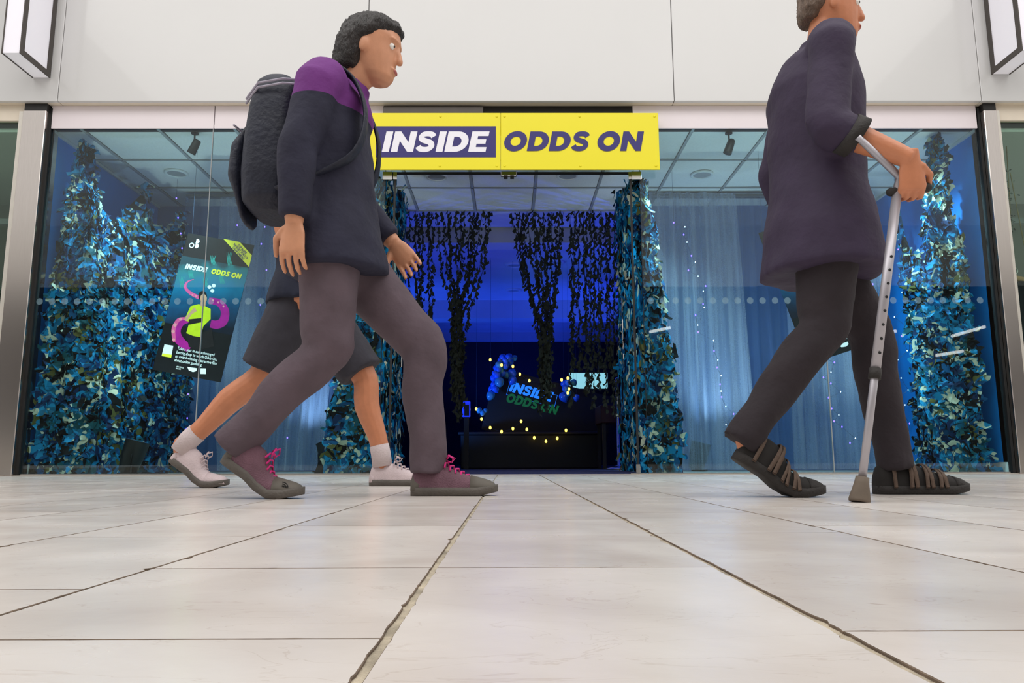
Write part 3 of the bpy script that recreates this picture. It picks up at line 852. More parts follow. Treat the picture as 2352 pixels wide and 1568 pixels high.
# ------------------------------------------------------------------ sheer curtains
M['tulle'] = sheer_mat('grey_blue_tulle', lin(132, 158, 200), .34)
M['tulle2'] = sheer_mat('pale_tulle', lin(200, 212, 232), .36, 16)
M['rail'] = mat('curtain_track', lin(90, 95, 100), .5, var=.05)
def curtain(name, lab, xa, xb, ya, yb, z0, z1, m, amp, freq, seed, gather=None, track=True):
    t = empty(name, ((xa + xb) / 2, ya, z0), lab, 'curtain', 'sheer window curtains')
    nx, nz = max(40, int((xb - xa) * 60)), 14; vs = []; fs = []
    for i in range(nx + 1):
        u = i / nx
        for j in range(nz + 1):
            v = j / nz; x = xa + (xb - xa) * u
            if gather: x += gather(u, v)
            ph = u * freq + .7 * math.sin(u * 7 + seed)
            y = ya + (yb - ya) * u + amp * (.5 + .7 * v) * (math.sin(ph * 6.28) + .45 * math.sin(ph * 14.1 + seed + v))
            vs.append(V(x, y, z1 * (1 - v) + z0 * v))
    for i in range(nx):
        for j in range(nz): a = i * (nz + 1) + j; fs.append((a, a + nz + 1, a + nz + 2, a + 1))
    mb = MB(); mb.add(vs, fs); mb.build('sheer_cloth', m, t, True)
    if track: MB().bb((xa, min(ya, yb) - .015, z1), (xb, max(ya, yb) + .015, z1 + .02)).build('curtain_track', M['rail'], t)
    return t
curtain('sheer_curtain', 'wide grey blue sheer curtain across the back of the left window', -3.2, -1.12, 7.30, 7.35, .02, CZ - .05, M['tulle'], .035, 11, 1)
curtain('sheer_curtain', 'narrow pale sheer curtain hanging behind the tilted left poster', -2.75, -1.62, 7.05, 7.1, .02, 2.60, M['tulle2'], .05, 5, 2, lambda u, v: .25 * (v ** 2) * (.5 - u), False)
curtain('sheer_curtain', 'wide grey blue sheer curtain across the back of the right window', 1.32, 3.62, 7.35, 7.30, .02, CZ - .05, M['tulle'], .035, 12, 3)
curtain('sheer_curtain', 'pale sheer curtain with loose folds beside the entrance in the right window', 1.30, 2.12, 6.75, 6.8, .02, 2.55, M['tulle2'], .045, 5, 4, lambda u, v: .15 * v * (u - .3), False)
curtain('sheer_curtain', 'pale sheer curtain with fairy lights near the right camouflage net', 2.60, 3.45, 6.95, 6.9, .02, 2.60, M['tulle2'], .03, 4, 5, lambda u, v: .10 * v * (u - .2), False)

# ------------------------------------------------------------------ fairy lights
M['violet'] = mat('violet_led', lin(60, 40, 255), .4, var=.02, emis=(.11, .06, 1), estr=7)
M['coldled'] = mat('cold_white_led', lin(190, 220, 255), .4, var=.02, emis=(.5, .72, 1), estr=6)
M['amber'] = mat('amber_bulb', lin(255, 190, 30), .4, var=.02, emis=(1, .66, .06), estr=5)
M['wire'] = mat('thin_clear_wire', lin(60, 70, 90), .5, var=.1)
bulb_me = {}
def bulb_mesh(key, r):
    if key not in bulb_me:
        q = MB(); q.ball((0, 0, 0), (r, r, r * 1.35), 8, 6); me = q.mesh('bulb'); me.materials.append(M[key]); me.polygons.foreach_set('use_smooth', [True] * len(me.polygons)); bulb_me[key] = me
    return bulb_me[key]
def light_string(lab, pts, key, r, group, anchor=True):
    t = empty('fairy_light_string', pts[0], lab, 'string lights', group)
    mb = MB()
    for a, b in zip(pts[:-1], pts[1:]):
        m = (a + b) / 2 - V(0, 0, .02 * (b - a).length); mb.tube([a, m, b], .0012, 4, (.3, 1, .2), False)
    if anchor: mb.tube([pts[0], V(pts[0].x, pts[0].y, CZ)], .0012, 4, (1, 0, 0), False)
    mb.build('wire', M['wire'], t)
    for i, p in enumerate(pts):
        k = key if isinstance(key, str) else key[i % len(key)]
        o = bpy.data.objects.new('bulb', bulb_mesh(k, r)); COL.objects.link(o); o.parent = t; o.location = p - wl(t)
def wander(x, y, z0, z1, n, seed, sp):
    rnd = random.Random(seed); return [V(x + rnd.gauss(0, sp), y + rnd.uniform(-.02, .02), z0 + (z1 - z0) * (i + rnd.random() * .6) / n) for i in range(n)]
G = 'violet fairy light strings in the windows'
light_string('violet fairy lights beside the left camouflage net, left of the poster', [P(x, y, 6.95) for x, y in ((405, 455), (409, 500), (415, 536), (418, 570), (420, 610), (424, 655), (428, 740), (430, 830), (432, 905), (430, 960), (428, 985), (432, 1000), (440, 1010), (436, 1030), (450, 1022))], 'violet', .006, G)
light_string('violet fairy lights hanging just right of the tilted left poster', [P(x, y, 6.98) for x, y in ((606, 500), (600, 560), (612, 620), (598, 700), (604, 745), (600, 780), (590, 822), (598, 880), (585, 930), (575, 985))], 'violet', .0058, G)
light_string('sparse violet fairy lights high behind the walker in the left window', [P(x, y, 7.0) for x, y in ((545, 517), (608, 521), (674, 523), (678, 546), (660, 605), (725, 628), (655, 850), (660, 1005))], 'violet', .0058, G)
def rs(px0, px1, n, seed, Y=6.7, y0=500, y1=1040):
    rnd = random.Random(seed); return [P(px0 + (px1 - px0) * (i / n) + rnd.gauss(0, 12), y0 + (y1 - y0) * (i + rnd.random() * .7) / n, Y) for i in range(n)]
light_string('mixed violet and white fairy lights on the curtain just right of the crutch', rs(1995, 2035, 30, 41, 6.6), ['violet', 'coldled', 'violet'], .0046, G)
light_string('white fairy lights along the edge of the right camouflage net', rs(2062, 2085, 26, 42, 6.95, 480, 1060), ['coldled', 'violet', 'coldled'], .0044, G)
light_string('violet fairy lights in the middle of the right window behind the man', rs(1890, 1945, 16, 43, 6.7, 760, 1030), ['violet', 'violet', 'coldled'], .0044, G)
light_string('violet fairy lights scattered on the pale curtain beside the entrance', rs(1560, 1700, 28, 44, 6.72, 500, 1020), ['violet', 'coldled'], .0042, G)
light_string('violet fairy lights low in the corner of the right window', rs(2010, 2070, 12, 45, 6.5, 880, 1040), ['violet'], .005, G)
# ------------------------------------------------------------------ stage lights
M['parblack'] = mat('black_lamp_body', lin(16, 17, 19), .45, metal=.2, var=.15)
M['lens'] = mat('lamp_lens', lin(60, 90, 120), .15, var=.1)
def par_can(loc, to, lab, power, col, angle, group, size=1.0):
    loc = Vector(loc); d = (Vector(to) - loc).normalized(); s = size
    side = d.cross(V(0, 0, 1)).normalized()
    t = empty('stage_light', (loc.x, loc.y, .003), lab, 'stage light', group)
    c = loc
    q = MB(); q.tube([c - d * .16 * s, c - d * .14 * s, c - d * .02 * s, c + d * .10 * s, c + d * .105 * s], [.04 * s, .065 * s, .085 * s, .09 * s, .095 * s], 18, (0, 0, 1), True); q.build('lamp_body', M['parblack'], t, True)
    q = MB(); q.tube([c + d * .1055 * s, c + d * .108 * s], [.085 * s, .08 * s], 18, (0, 0, 1)); q.build('lens', M['lens'], t)
    q = MB()
    for sg_ in (1, -1):
        b = V(c.x, c.y, .012) + side * (.11 * s * sg_)
        q.tube([c + side * (.085 * s * sg_), c + side * (.112 * s * sg_), b + V(0, 0, .02), b], .008 * s, 6, (0, 0, 1))
    q.box((c.x, c.y, .012), (.24 * s, .12 * s, .012), Matrix.Rotation(math.atan2(side.y, side.x), 3, 'Z')); q.build('yoke', M['parblack'], t)
    q = MB(); q.tube([c - d * .16 * s, c - d * .2 * s + V(0, 0, -.04), V(c.x, c.y + .14, .008), V(c.x + .1, c.y + .4, .008)], .004, 6, (1, 0, 0)); q.build('power_cable', M['black'], t, True)
    spot('stage_lamp', c + d * (.125 * s), c + d * 2, power, col, angle, .8, .06)
def added_beam_can(loc, to, lab): par_can(loc, to, lab, 42, (.78, .98, .94), 140, 'stage lights in the windows')  # the cans themselves are unlit; this upward beam is added to brighten the ceiling
added_beam_can((-2.92, 6.02, .16), (-2.3, 6.25, 2.7), 'black stage light on the floor in front of the left camouflage net')
added_beam_can((3.15, 6.20, .17), (2.6, 6.35, 2.7), 'black stage light on the floor in front of the right camouflage net')
par_can((1.75, 7.1, .16), (2.3, 6.9, 2.5), 'added black stage light behind the pale curtain of the right window', 60, (.5, .72, 1), 120, 'stage lights in the windows')  # added lamp, lifts the brightness of the pale curtain
par_can((-1.6, 6.85, .16), (-2.1, 7.2, 2.5), 'added black stage light behind the walkers in the left window', 38, (.4, .6, 1), 120, 'stage lights in the windows')  # added lamp, extra light inside the left display
def added_net_spot(x, y, to, power, col, angle, lab):  # invented fitting, added only to brighten the camouflage nets
    p = V(x, y, CZ - .13); d = (Vector(to) - p).normalized()
    t = empty('added_spotlight', (x, y, CZ - .2), lab, 'spotlight', 'added ceiling spotlights behind the header')
    q = MB(); q.tube([p - d * .07, p - d * .06, p + d * .05, p + d * .055], [.02, .03, .035, .036], 14, (1, .2, 0)); q.build('lamp_head', M['parblack'], t, True)
    q = MB(); q.tube([p, V(x, y, CZ - .01)], .007, 8, (1, 0, 0)); q.tube([V(x, y, CZ - .015), V(x, y, CZ - .004)], .03, 14, (1, 0, 0)); q.build('bracket', M['parblack'], t)
    spot('added_net_lamp', p + d * .065, to, power, col, angle, .7, .04)
CY = (.50, .86, 1)
added_net_spot(-2.55, 5.90, (-3.45, 6.25, 1.0), 120, CY, 110, 'small black added ceiling spotlight aimed at the left camouflage net')
added_net_spot(2.75, 5.90, (3.6, 6.2, 1.0), 170, CY, 110, 'small black added ceiling spotlight aimed at the right camouflage net')
added_net_spot(-1.75, 5.90, (-1.2, 5.95, .6), 100, CY, 95, 'small black added ceiling spotlight aimed at the left doorway net')
added_net_spot(1.80, 5.90, (1.2, 5.95, 1.0), 170, CY, 110, 'small black added ceiling spotlight aimed at the right doorway net')
BLU = (.02, .07, 1)
GB = 'blue uplights in the dark room'
par_can((-2.6, 9.3, .16), (-1.6, 9.8, 2.7), 'blue uplight in the dark room left of the balloons', 200, BLU, 120, GB)
par_can((2.7, 9.0, .16), (1.9, 8.6, 2.7), 'blue uplight in the dark room behind the right leaf curtain', 240, BLU, 120, GB)
par_can((-1.9, 11.7, .16), (-1.2, 12.6, 2.5), 'blue uplight in the dark room aimed at the second beam from the left', 200, (.02, .10, 1), 95, GB)
par_can((1.9, 11.7, .16), (1.5, 12.6, 2.5), 'blue uplight in the dark room aimed at the second beam from the right', 230, BLU, 95, GB)
par_can((-1.5, 8.9, .16), (-.1, 9.95, 1.15), 'added blue uplight in the dark room aimed at the balloons', 110, (.06, .25, 1), 60, GB)  # extra lamp put in to brighten the balloons
par_can((0.3, 14.9, .16), (0, 15.9, 2.7), 'blue uplight at the far end of the dark room', 120, BLU, 110, GB)

# ------------------------------------------------------------------ contents of the dark room
M['board'] = mat('black_board', lin(9, 10, 14), .55, var=.2)
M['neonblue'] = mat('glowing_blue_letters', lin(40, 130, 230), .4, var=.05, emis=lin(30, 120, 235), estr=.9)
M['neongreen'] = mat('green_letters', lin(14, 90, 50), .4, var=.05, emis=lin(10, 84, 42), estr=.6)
M['balloonb'] = mat('blue_balloon', lin(40, 110, 235), .16, var=.08, scale=4, coat=.5)
M['balloont'] = mat('teal_balloon', lin(60, 150, 190), .16, var=.08, scale=4, coat=.5)
BY = 10.2
bd = empty('tilted_board', P(1200, 1000, BY), 'large black tilted board reading INSIDE ODDS ON among balloons in the dark room', 'board')
c0 = P(1130, 880, BY)
ux = (P(1300, 928, BY) - P(1165, 893, BY)).normalized(); uy = V(-ux.z, 0, ux.x); un = V(0, -1, 0)
bw, bh = 1.65, .85
o_ = P(1105, 985, BY)
MB().prism([(0, 0), (bw, 0), (bw, bh), (0, bh)], o_, ux, uy, (0, 1, 0), .06).build('board_panel', M['board'], bd)
a = P(1168, 898, BY - .003)
for g in glyphs('INSIDE', a, ux, uy, un, (P(1170, 876, BY) - P(1168, 898, BY)).length * 1.05, (P(1267, 925, BY) - P(1168, 898, BY)).length, thick=.004): g.build('letter', M['neonblue'], bd)
a = P(1160, 922, BY - .003)
for g in glyphs('ODDS ON', a, ux, uy, un, .125, (P(1280, 952, BY) - P(1160, 922, BY)).length, thick=.004): g.build('letter', M['neongreen'], bd)
fr = MB(); fa = P(1163, 906, BY - .006)
L_ = .66
for p, sz in (((0, 0), (L_, .004)), ((0, .16), (L_, .004)), ((0, 0), (.004, .16)), ((L_, 0), (.004, .164))):
    fr.prism([(p[0], p[1]), (p[0] + sz[0], p[1]), (p[0] + sz[0], p[1] + sz[1]), (p[0], p[1] + sz[1])], fa, ux, uy, (0, 1, 0), .004)
fr.build('letter_outline', M['neonblue'], bd)
for k in (.25, 1.4):
    q = o_ + ux * k; MB().bb((q.x - .03, BY + .06, 0), (q.x + .03, BY + .12, q.z + .3)).build('support_post', M['board'], bd)
ct = empty('counter', P(1200, 1062, 10.0), 'low black counter under the tilted board in the dark room', 'counter')
ca, cb = P(1060, 1062, 9.9), P(1370, 980, 9.9)
MB().bbev((ca.x, 9.7, 0), (cb.x, 10.15, .42), .01).build('counter_body', M['board'], ct); MB().bbev((ca.x - .03, 9.67, .42), (cb.x + .03, 10.16, .455), .006).build('counter_top', M['board'], ct)

# balloons
def balloon(px, py, rpx, Y, m, lab, group, tilt=0):
    c = P(px, py, Y); r = rpx * Y / FPX * .93
    t = empty('balloon', c - V(0, 0, r), lab, 'balloon', group)
    rings = []; N = 16
    prof = [(.08, 1.16), (.30, 1.1), (.62, .86), (.86, .5), (.98, .12), (1.0, -.15), (.93, -.48), (.72, -.78), (.4, -.96), (.1, -1.01)]
    R = Matrix.Rotation(tilt, 3, 'Y')
    for rr, h in prof: rings.append([c + R @ V(r * rr * math.cos(2 * math.pi * k / N), r * rr * math.sin(2 * math.pi * k / N), -r * h) for k in range(N)])
    q = MB(); q.loft(rings); q.build('balloon_skin', m, t, True)
    if (px, py) in ((1127, 908), (1177, 873), (1295, 911), (1324, 913), (1318, 878), (1306, 903)):
        q = MB(); q.tube([c + V(0, 0, r * .98), V(c.x, c.y, CZ + .01)], .001, 4, (1, 0, 0)); q.build('thread', M['wire'], t)
    q = MB(); q.tube([c + R @ V(0, 0, -r * 1.14), c + R @ V(0, 0, -r * 1.26)], [.006, .014], 8, (1, 0, 0)); q.build('knot', m, t)
ORD = 'highest,second highest,third highest,fourth highest,fifth highest,sixth highest,seventh highest,eighth highest,ninth highest,tenth highest,eleventh highest,twelfth highest,thirteenth highest,fourteenth highest,fifteenth highest,sixteenth highest,seventeenth highest,eighteenth highest,nineteenth highest,twentieth highest,third lowest,second lowest,lowest'.split(',')
LB = [(1155, 821, 9), (1169, 820, 9), (1182, 822, 7), (1150, 828, 8), (1161, 827, 8), (1172, 830, 9), (1146, 838, 9), (1160, 839, 10), (1140, 845, 8), (1150, 851, 9), (1142, 862, 9), (1133, 868, 8), (1147, 877, 12), (1134, 884, 8), (1130, 893, 9), (1138, 893, 9), (1127, 908, 11), (1176, 857, 11), (1177, 873, 11), (1163, 861, 8), (1155, 858, 7), (1136, 857, 7), (1145, 849, 7)]
LB.sort(key=lambda b: b[1])
for i, (x, y, r) in enumerate(LB): balloon(x, y, r, 9.95 + .05 * (i % 3), M['balloont' if i % 4 == 2 else 'balloonb'], ORD[i] + (' teal' if i % 4 == 2 else ' blue') + ' balloon of the cluster at upper left of the tilted board', 'balloons left of the tilted board', random.uniform(-.6, .6))
RB = [(1296, 882, 9), (1304, 878, 8), (1298, 893, 8), (1295, 911, 12), (1318, 878, 8), (1306, 903, 7), (1324, 913, 8)]
RB.sort(key=lambda b: b[1])
for i, (x, y, r) in enumerate(RB): balloon(x, y, r, 9.95 + .05 * (i % 3), M['balloont' if i % 3 == 1 else 'balloonb'], ORD[i] + (' teal' if i % 3 == 1 else ' blue') + ' balloon of the small cluster at the right of the tilted board', 'balloons right of the tilted board', random.uniform(-.6, .6))
for i, (x, y, r) in enumerate([(1101, 942, 7), (1109, 948, 7), (1115, 943, 6)]): balloon(x, y, r, 9.6, M['balloont'], ('leftmost', 'middle', 'rightmost')[i] + ' of three small teal balloons at the low left of the counter', 'small balloons at the low left', .5)

GA = 'amber festoon strings in the dark room'
light_string('amber bulbs strung in a wave across the black counter', [P(x, y, 9.6) for x, y in ((1094, 939), (1106, 962), (1126, 982), (1152, 991), (1178, 984), (1197, 967), (1210, 986), (1227, 1005), (1254, 1013), (1280, 1006), (1300, 988))], 'amber', .0155, GA)
light_string('amber bulbs strung along the top of the tilted board', [P(x, y, 9.85) for x, y in ((1126, 826), (1152, 838), (1178, 841), (1194, 859), (1216, 874), (1262, 880), (1290, 872), (1304, 868), (1307, 893), (1304, 902))], 'amber', .0130, GA)
# switch box on the left wall, screen at the back, stools and counter at the right
sb = empty('wall_switch_panel', P(1070, 957, 9.2), 'small blue lit switch panel with two square windows in the dark room', 'switch panel')
a, b = P(1062, 957, 9.2), P(1080, 921, 9.2)
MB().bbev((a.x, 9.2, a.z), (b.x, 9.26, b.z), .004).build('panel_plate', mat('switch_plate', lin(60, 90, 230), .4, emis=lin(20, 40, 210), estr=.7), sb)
for zz in (.18, .52): MB().bb((a.x + .022, 9.193, a.z + zz * (b.z - a.z) - .02), (b.x - .014, 9.2, a.z + zz * (b.z - a.z) + .045)).build('panel_window', M['board'], sb)
MB().bb(((a.x + b.x) / 2 - .03, 9.22, 0), ((a.x + b.x) / 2 + .03, 9.25, b.z)).build('panel_post', M['board'], sb)
tv = empty('monitor', P(1345, 900, 11.0), 'pale glowing monitor seen through the leaves on the right', 'monitor')
a, b = P(1308, 892, 11.0), P(1395, 856, 11.0)
MB().bb((a.x, 11.0, a.z), (b.x, 11.01, b.z)).build('screen', mat('lit_screen', lin(150, 220, 225), .3, emis=lin(150, 222, 226), estr=.75), tv)
MB().bb((a.x - .02, 11.008, a.z - .03), (b.x + .02, 11.05, b.z + .03)).build('bezel', M['board'], tv)
MB().bb(((a.x + b.x) / 2 - .03, 11.02, 0), ((a.x + b.x) / 2 + .03, 11.06, a.z)).build('monitor_stand', M['board'], tv)
rc = empty('reception_desk', P(1425, 1055, 9.0), 'dark red reception desk just inside the doorway on the right', 'desk')
a, b = P(1378, 972, 9.0), P(1480, 930, 9.0)
MB().bbev((a.x, 8.9, a.z), (b.x + .3, 9.5, b.z), .008).build('desk_front', mat('dark_red_panel', lin(58, 16, 20), .5, var=.1), rc)
for x in (a.x + .04, b.x + .2):
    for y in (8.95, 9.45): MB().bb((x - .02, y - .02, 0), (x + .02, y + .02, a.z)).build('leg', M['dark'], rc)
st_ = empty('queue_post', P(1422, 1065, 8.6), 'slim chrome queue post in front of the red desk', 'post')
pp = P(1422, 1065, 8.6)
q = MB(); q.tube([(pp.x, 8.6, 0), (pp.x, 8.6, .012), (pp.x, 8.6, .03), (pp.x, 8.6, .05), (pp.x, 8.6, .96), (pp.x, 8.6, .99)], [.15, .15, .08, .019, .019, .024], 16, (1, 0, 0)); q.build('post_tube', M['chrome'], st_, True)
q = MB(); q.ball((pp.x, 8.6, 1.0), .028, 10, 8); q.build('post_cap', M['chrome'], st_, True)
for i, (px, py) in enumerate(((1182, 607), (1275, 601), (1180, 665))):
    d = ray(px, py); p = V(0, 0, CAMH) + d * ((CZ + .01 - CAMH) / d.z)
    t = empty('room_downlight', (p.x, p.y, CZ - .03), ('round ceiling downlight in the dark room behind the middle leaf curtain', 'round ceiling downlight in the dark room right of the middle leaf curtain', 'farther round ceiling downlight in the dark room')[i], 'ceiling light', 'dark room ceiling fittings')
    q = MB(); rings = [[p + V(math.cos(k * .2244) * rr, math.sin(k * .2244) * rr, z) for k in range(28)] for rr, z in ((.13, 0), (.13, -.02), (.10, -.03), (.09, -.01))]
    q.loft(rings, False); q.build('bezel', M['roomceil'], t, True)
    q = MB(); q.prism(_ell(0, 0, .095, .095, 20), p + V(0, 0, -.012), (1, 0, 0), (0, 1, 0), (0, 0, 1), .004); q.build('diffuser', M['tbar'], t)

# ------------------------------------------------------------------ posters
M['pblack'] = mat('poster_black_print', lin(14, 15, 20), .35, var=.15)
M['pwhite'] = mat('poster_white_print', lin(238, 242, 244), .4, var=.01)
M['pyellow'] = mat('poster_yellow_print', lin(236, 228, 60), .4, var=.02)
M['pmag'] = mat('poster_magenta_print', lin(176, 20, 140), .4, var=.2, scale=12)
M['ppink'] = mat('poster_pink_print', lin(232, 90, 150), .4, var=.12, scale=16)
M['psuck'] = mat('poster_sucker_print', lin(240, 150, 160), .4, var=.05)
M['plime'] = mat('poster_lime_shirt_print', lin(206, 220, 30), .4, var=.1, scale=22)
M['pskin'] = mat('poster_skin_print', lin(214, 160, 130), .4, var=.08)
M['phair'] = mat('poster_hair_print', lin(24, 18, 22), .4, var=.1)
M['pgreen'] = mat('poster_plant_print', lin(28, 150, 140), .4, var=.3, scale=30)
def teal_print():
    m = bpy.data.materials.new('poster_sea_print'); m.use_nodes = True
    nt = m.node_tree; n = nt.nodes; L = nt.links; b = n['Principled BSDF']; b.inputs['Roughness'].default_value = .35
    tc = n.new('ShaderNodeTexCoord'); sp = n.new('ShaderNodeSeparateXYZ'); L.new(tc.outputs['Generated'], sp.inputs[0])
    ns = n.new('ShaderNodeTexNoise'); ns.inputs['Scale'].default_value = 9; L.new(tc.outputs['Generated'], ns.inputs['Vector'])
    ad = n.new('ShaderNodeMath'); ad.operation = 'MULTIPLY_ADD'; ad.inputs[1].default_value = .22; L.new(ns.outputs['Fac'], ad.inputs[0]); L.new(sp.outputs[2], ad.inputs[2])
    r = n.new('ShaderNodeValToRGB'); e = r.color_ramp.elements
    e[0].position, e[0].color = .2, (*lin(8, 20, 40), 1); e[1].position, e[1].color = .45, (*lin(6, 70, 110), 1)
    for p, c in ((.7, lin(12, 112, 150)), (.92, lin(24, 116, 124)), (1.08, lin(20, 60, 70))): k = e.new(min(p, 1)); k.color = (*c, 1)
    L.new(ad.outputs[0], r.inputs[0]); L.new(r.outputs[0], b.inputs['Base Color']); return m
M['psea'] = teal_print()
def poster(TL, TR, BL, Y, lab, hang):
    tl, tr, bl_ = P(*TL, Y), P(*TR, Y), P(*BL, Y)
    x = (tr - tl); w = x.length; x = x.normalized(); yv = V(x.z, 0, -x.x)
    if yv.dot(bl_ - tl) < 0: yv = -yv
    h = abs((bl_ - tl).dot(yv)); h = (bl_ - tl).length
    n = V(0, -1, 0); up = -yv
    t = empty('poster', tl + yv * h, lab, 'poster', 'tilted show posters in the windows')
    def Q(cx, cy):   # crop coordinates of the left poster -> poster plane
        ax, ay = cx - 410, cy - 60
        det = 650 * 1360 - (-370) * 130
        u = (ax * 1360 - (-370) * ay) / det; v = (650 * ay - 130 * ax) / det
        return tl + x * (u * w) + yv * (v * h)
    def poly(pts, m, nm, lift):
        q = MB(); base = [Q(*p) + n * lift for p in pts]
        q.add(base, [tuple(range(len(base)))]); return q.build(nm, m, t)
    MB().prism([(0, 0), (w, 0), (w, h), (0, h)], tl + yv * h, x, up, -n, .006).build('poster_sheet', M['pblack'], t)
    poly([(345, 290), (998, 420), (815, 1090), (163, 960)], M['psea'], 'picture', .0006)
    def ribbon(pts, ws, m, nm, lift):
        c = []
        for i in range(len(pts) - 1):
            p0, p1, p2, p3 = pts[max(i - 1, 0)], pts[i], pts[i + 1], pts[min(i + 2, len(pts) - 1)]
            for k in range(5):
                s = k / 5; c.append((tuple(.5 * (2 * p1[j] + (p2[j] - p0[j]) * s + (2 * p0[j] - 5 * p1[j] + 4 * p2[j] - p3[j]) * s * s + (3 * p1[j] - p0[j] - 3 * p2[j] + p3[j]) * s ** 3) for j in (0, 1)), ws[i] * (1 - s) + ws[i + 1] * s))
        c.append((pts[-1], ws[-1])); l, r = [], []
        for i, (p, wd) in enumerate(c):
            a_, b_ = c[max(i - 1, 0)][0], c[min(i + 1, len(c) - 1)][0]; d = math.hypot(b_[0] - a_[0], b_[1] - a_[1]) or 1
            nx, ny = -(b_[1] - a_[1]) / d * wd / 2, (b_[0] - a_[0]) / d * wd / 2
            l.append((p[0] + nx, p[1] + ny)); r.append((p[0] - nx, p[1] - ny))
        q = MB(); k = len(l); q.add([Q(*p) + n * lift for p in l + r], [(i, i + k, i + k + 1, i + 1) for i in range(k - 1)]); q.build(nm, m, t)
    for px, py, s in ((330, 560, 60), (420, 480, 40), (640, 340, 50), (800, 330, 70), (560, 560, 50), (720, 520, 60)):
        for k in range(4): ribbon([(px + k * 14, py + s), (px + k * 10 - 8, py), (px + k * 17 - 12, py - s)], [5, 9, 2], M['pgreen'], 'sea_plant', .0010 + k * .00005)
    ribbon([(458, 532), (395, 556), (372, 610), (425, 672), (505, 715)], [4, 16, 26, 34, 40], M['ppink'], 'tentacle', .0012)
    ribbon([(600, 745), (700, 770), (752, 850), (735, 950), (670, 985), (610, 975)], [60, 72, 82, 86, 84, 76], M['pmag'], 'tentacle', .0012)
    ribbon([(400, 930), (320, 960), (275, 1040), (300, 1130), (400, 1225)], [60, 78, 88, 90, 70], M['pmag'], 'tentacle', .0012)
    ribbon([(380, 922), (300, 935), (250, 1030), (258, 1150)], [20, 34, 40, 30], M['ppink'], 'tentacle_edge', .0014)
    for cx_, cy_, r_ in ((320, 928, 15), (264, 985, 18), (245, 1050, 17), (250, 1130, 14), (440, 688, 9), (475, 700, 9), (640, 742, 10), (690, 765, 10), (740, 805, 9)):
        poly(_ell(cx_, cy_, r_, r_, 14), M['psuck'], 'sucker', .0016)
    poly([(370, 1060), (510, 1085), (620, 1020), (640, 1200), (470, 1240), (395, 1200)], M['phair'], 'printed_trousers', .0018)
    poly([(420, 800), (500, 780), (560, 800), (615, 830), (612, 930), (540, 1000), (510, 1108), (440, 1095), (372, 1066), (405, 960), (360, 930)], M['plime'], 'printed_shirt', .0020)
    poly([(400, 930), (530, 918), (525, 960), (395, 985)], M['phair'], 'printed_belt_bag', .0022)
    poly([(352, 935), (420, 850), (460, 815), (480, 850), (430, 880), (378, 950)], M['pskin'], 'printed_arm', .0024)
    poly(_ell(540, 700, 42, 52, 18), M['phair'], 'printed_hair', .0021); poly(_ell(548, 725, 33, 45, 18), M['pskin'], 'printed_face', .0023)
    poly([(520, 755), (570, 760), (565, 800), (515, 800)], M['pskin'], 'printed_neck', .00225)
    for cx_, cy_ in ((608, 610), (650, 596), (636, 648)): poly(_ell(cx_, cy_, 19, 19, 16), M['pwhite'], 'printed_ball', .0018)
    # lettering
    ang = lambda p, q_: (Q(*q_) - Q(*p))
    d_ = ang((370, 420), (590, 460)); hh = (Q(378, 382) - Q(370, 422)).length * 1.3
    joined(glyphs('INSIDE', Q(370, 422), x, up, n, hh, d_.length, thick=.0026)).build('title_inside', M['pwhite'], t)
    d_ = ang((620, 475), (918, 530))
    joined(glyphs('ODDS ON', Q(622, 474), x, up, n, hh, d_.length, thick=.0026)).build('title_odds_on', M['pyellow'], t)
    poly([(757, 122), (918, 155), (1033, 292), (1002, 412)], M['pyellow'], 'corner_ribbon', .0012)
    rd = (Q(1002, 412) - Q(757, 122)).normalized(); ru = V(-rd.z, 0, rd.x)
    for p_, tx, wd in (((905, 182), 'STEP INSIDE', 120), ((862, 172), 'THE SECRET WORLD OF', 205), ((852, 205), 'ONLINE GAMBLING', 165)):
        text_mb(tx, Q(*p_) - ru * .012, rd, ru, n, .026, .02, 0, wd * w / 660, .0026).build('ribbon_text', M['navy'], t)
    text_mb('Take a seat in our submerged\nbetting shop to watch Odds On,\nan award-winning interactive film\nabout online gambling.', Q(282, 1225), x, up, n, .034, .012, 0, 400 * w / 660, .0026, space=.98).build('paragraph', M['pwhite'], t)
    poly([(160, 1175), (245, 1190), (222, 1305), (130, 1288)], M['pwhite'], 'blank_label', .0012); poly([(140, 1262), (230, 1278), (222, 1306), (130, 1289)], M['pyellow'], 'label_foot', .0016)
    poly([(375, 1396), (470, 1412), (462, 1438), (430, 1448), (390, 1432)], M['pwhite'], 'sponsor_shield', .0016); poly([(502, 1412), (556, 1414), (554, 1468), (500, 1466)], M['pwhite'], 'sponsor_square', .0016)
    text_mb('ARTS COUNCIL\nENGLAND', Q(270, 1398), x, up, n, .016, .01, 0, 72 * w / 660, .0026).build('sponsor_text', M['pwhite'], t)
    # emblem: ring and two half-round shapes
    def half(cx_, cy_, r_):
        base = Q(cx_, cy_); s = r_ * w / 660
        lp = [(-.35, -1), (-.35, 1)] + [(math.cos(a_) * 1.0 + .1, math.sin(a_)) for a_ in [math.pi / 2 - math.pi * k / 12 for k in range(13)]]
        q = MB(); q.add([base + x * (p[0] * s) + up * (p[1] * s) + n * .0024 for p in lp], [tuple(range(len(lp)))]); return q
    half(497, 145, 23).build('emblem_half', M['pwhite'], t); half(487, 193, 23).build('emblem_half', M['pwhite'], t)
    cu = MB(); k = 20; base = Q(444, 187)
    cu.add([base + x * (math.cos(2 * math.pi * i / k) * r_) + up * (math.sin(2 * math.pi * i / k) * r_) + n * .0024 for r_ in (25 * w / 660, 17 * w / 660) for i in range(k)], [(i, (i + 1) % k, (i + 1) % k + k, i + k) for i in range(k)])
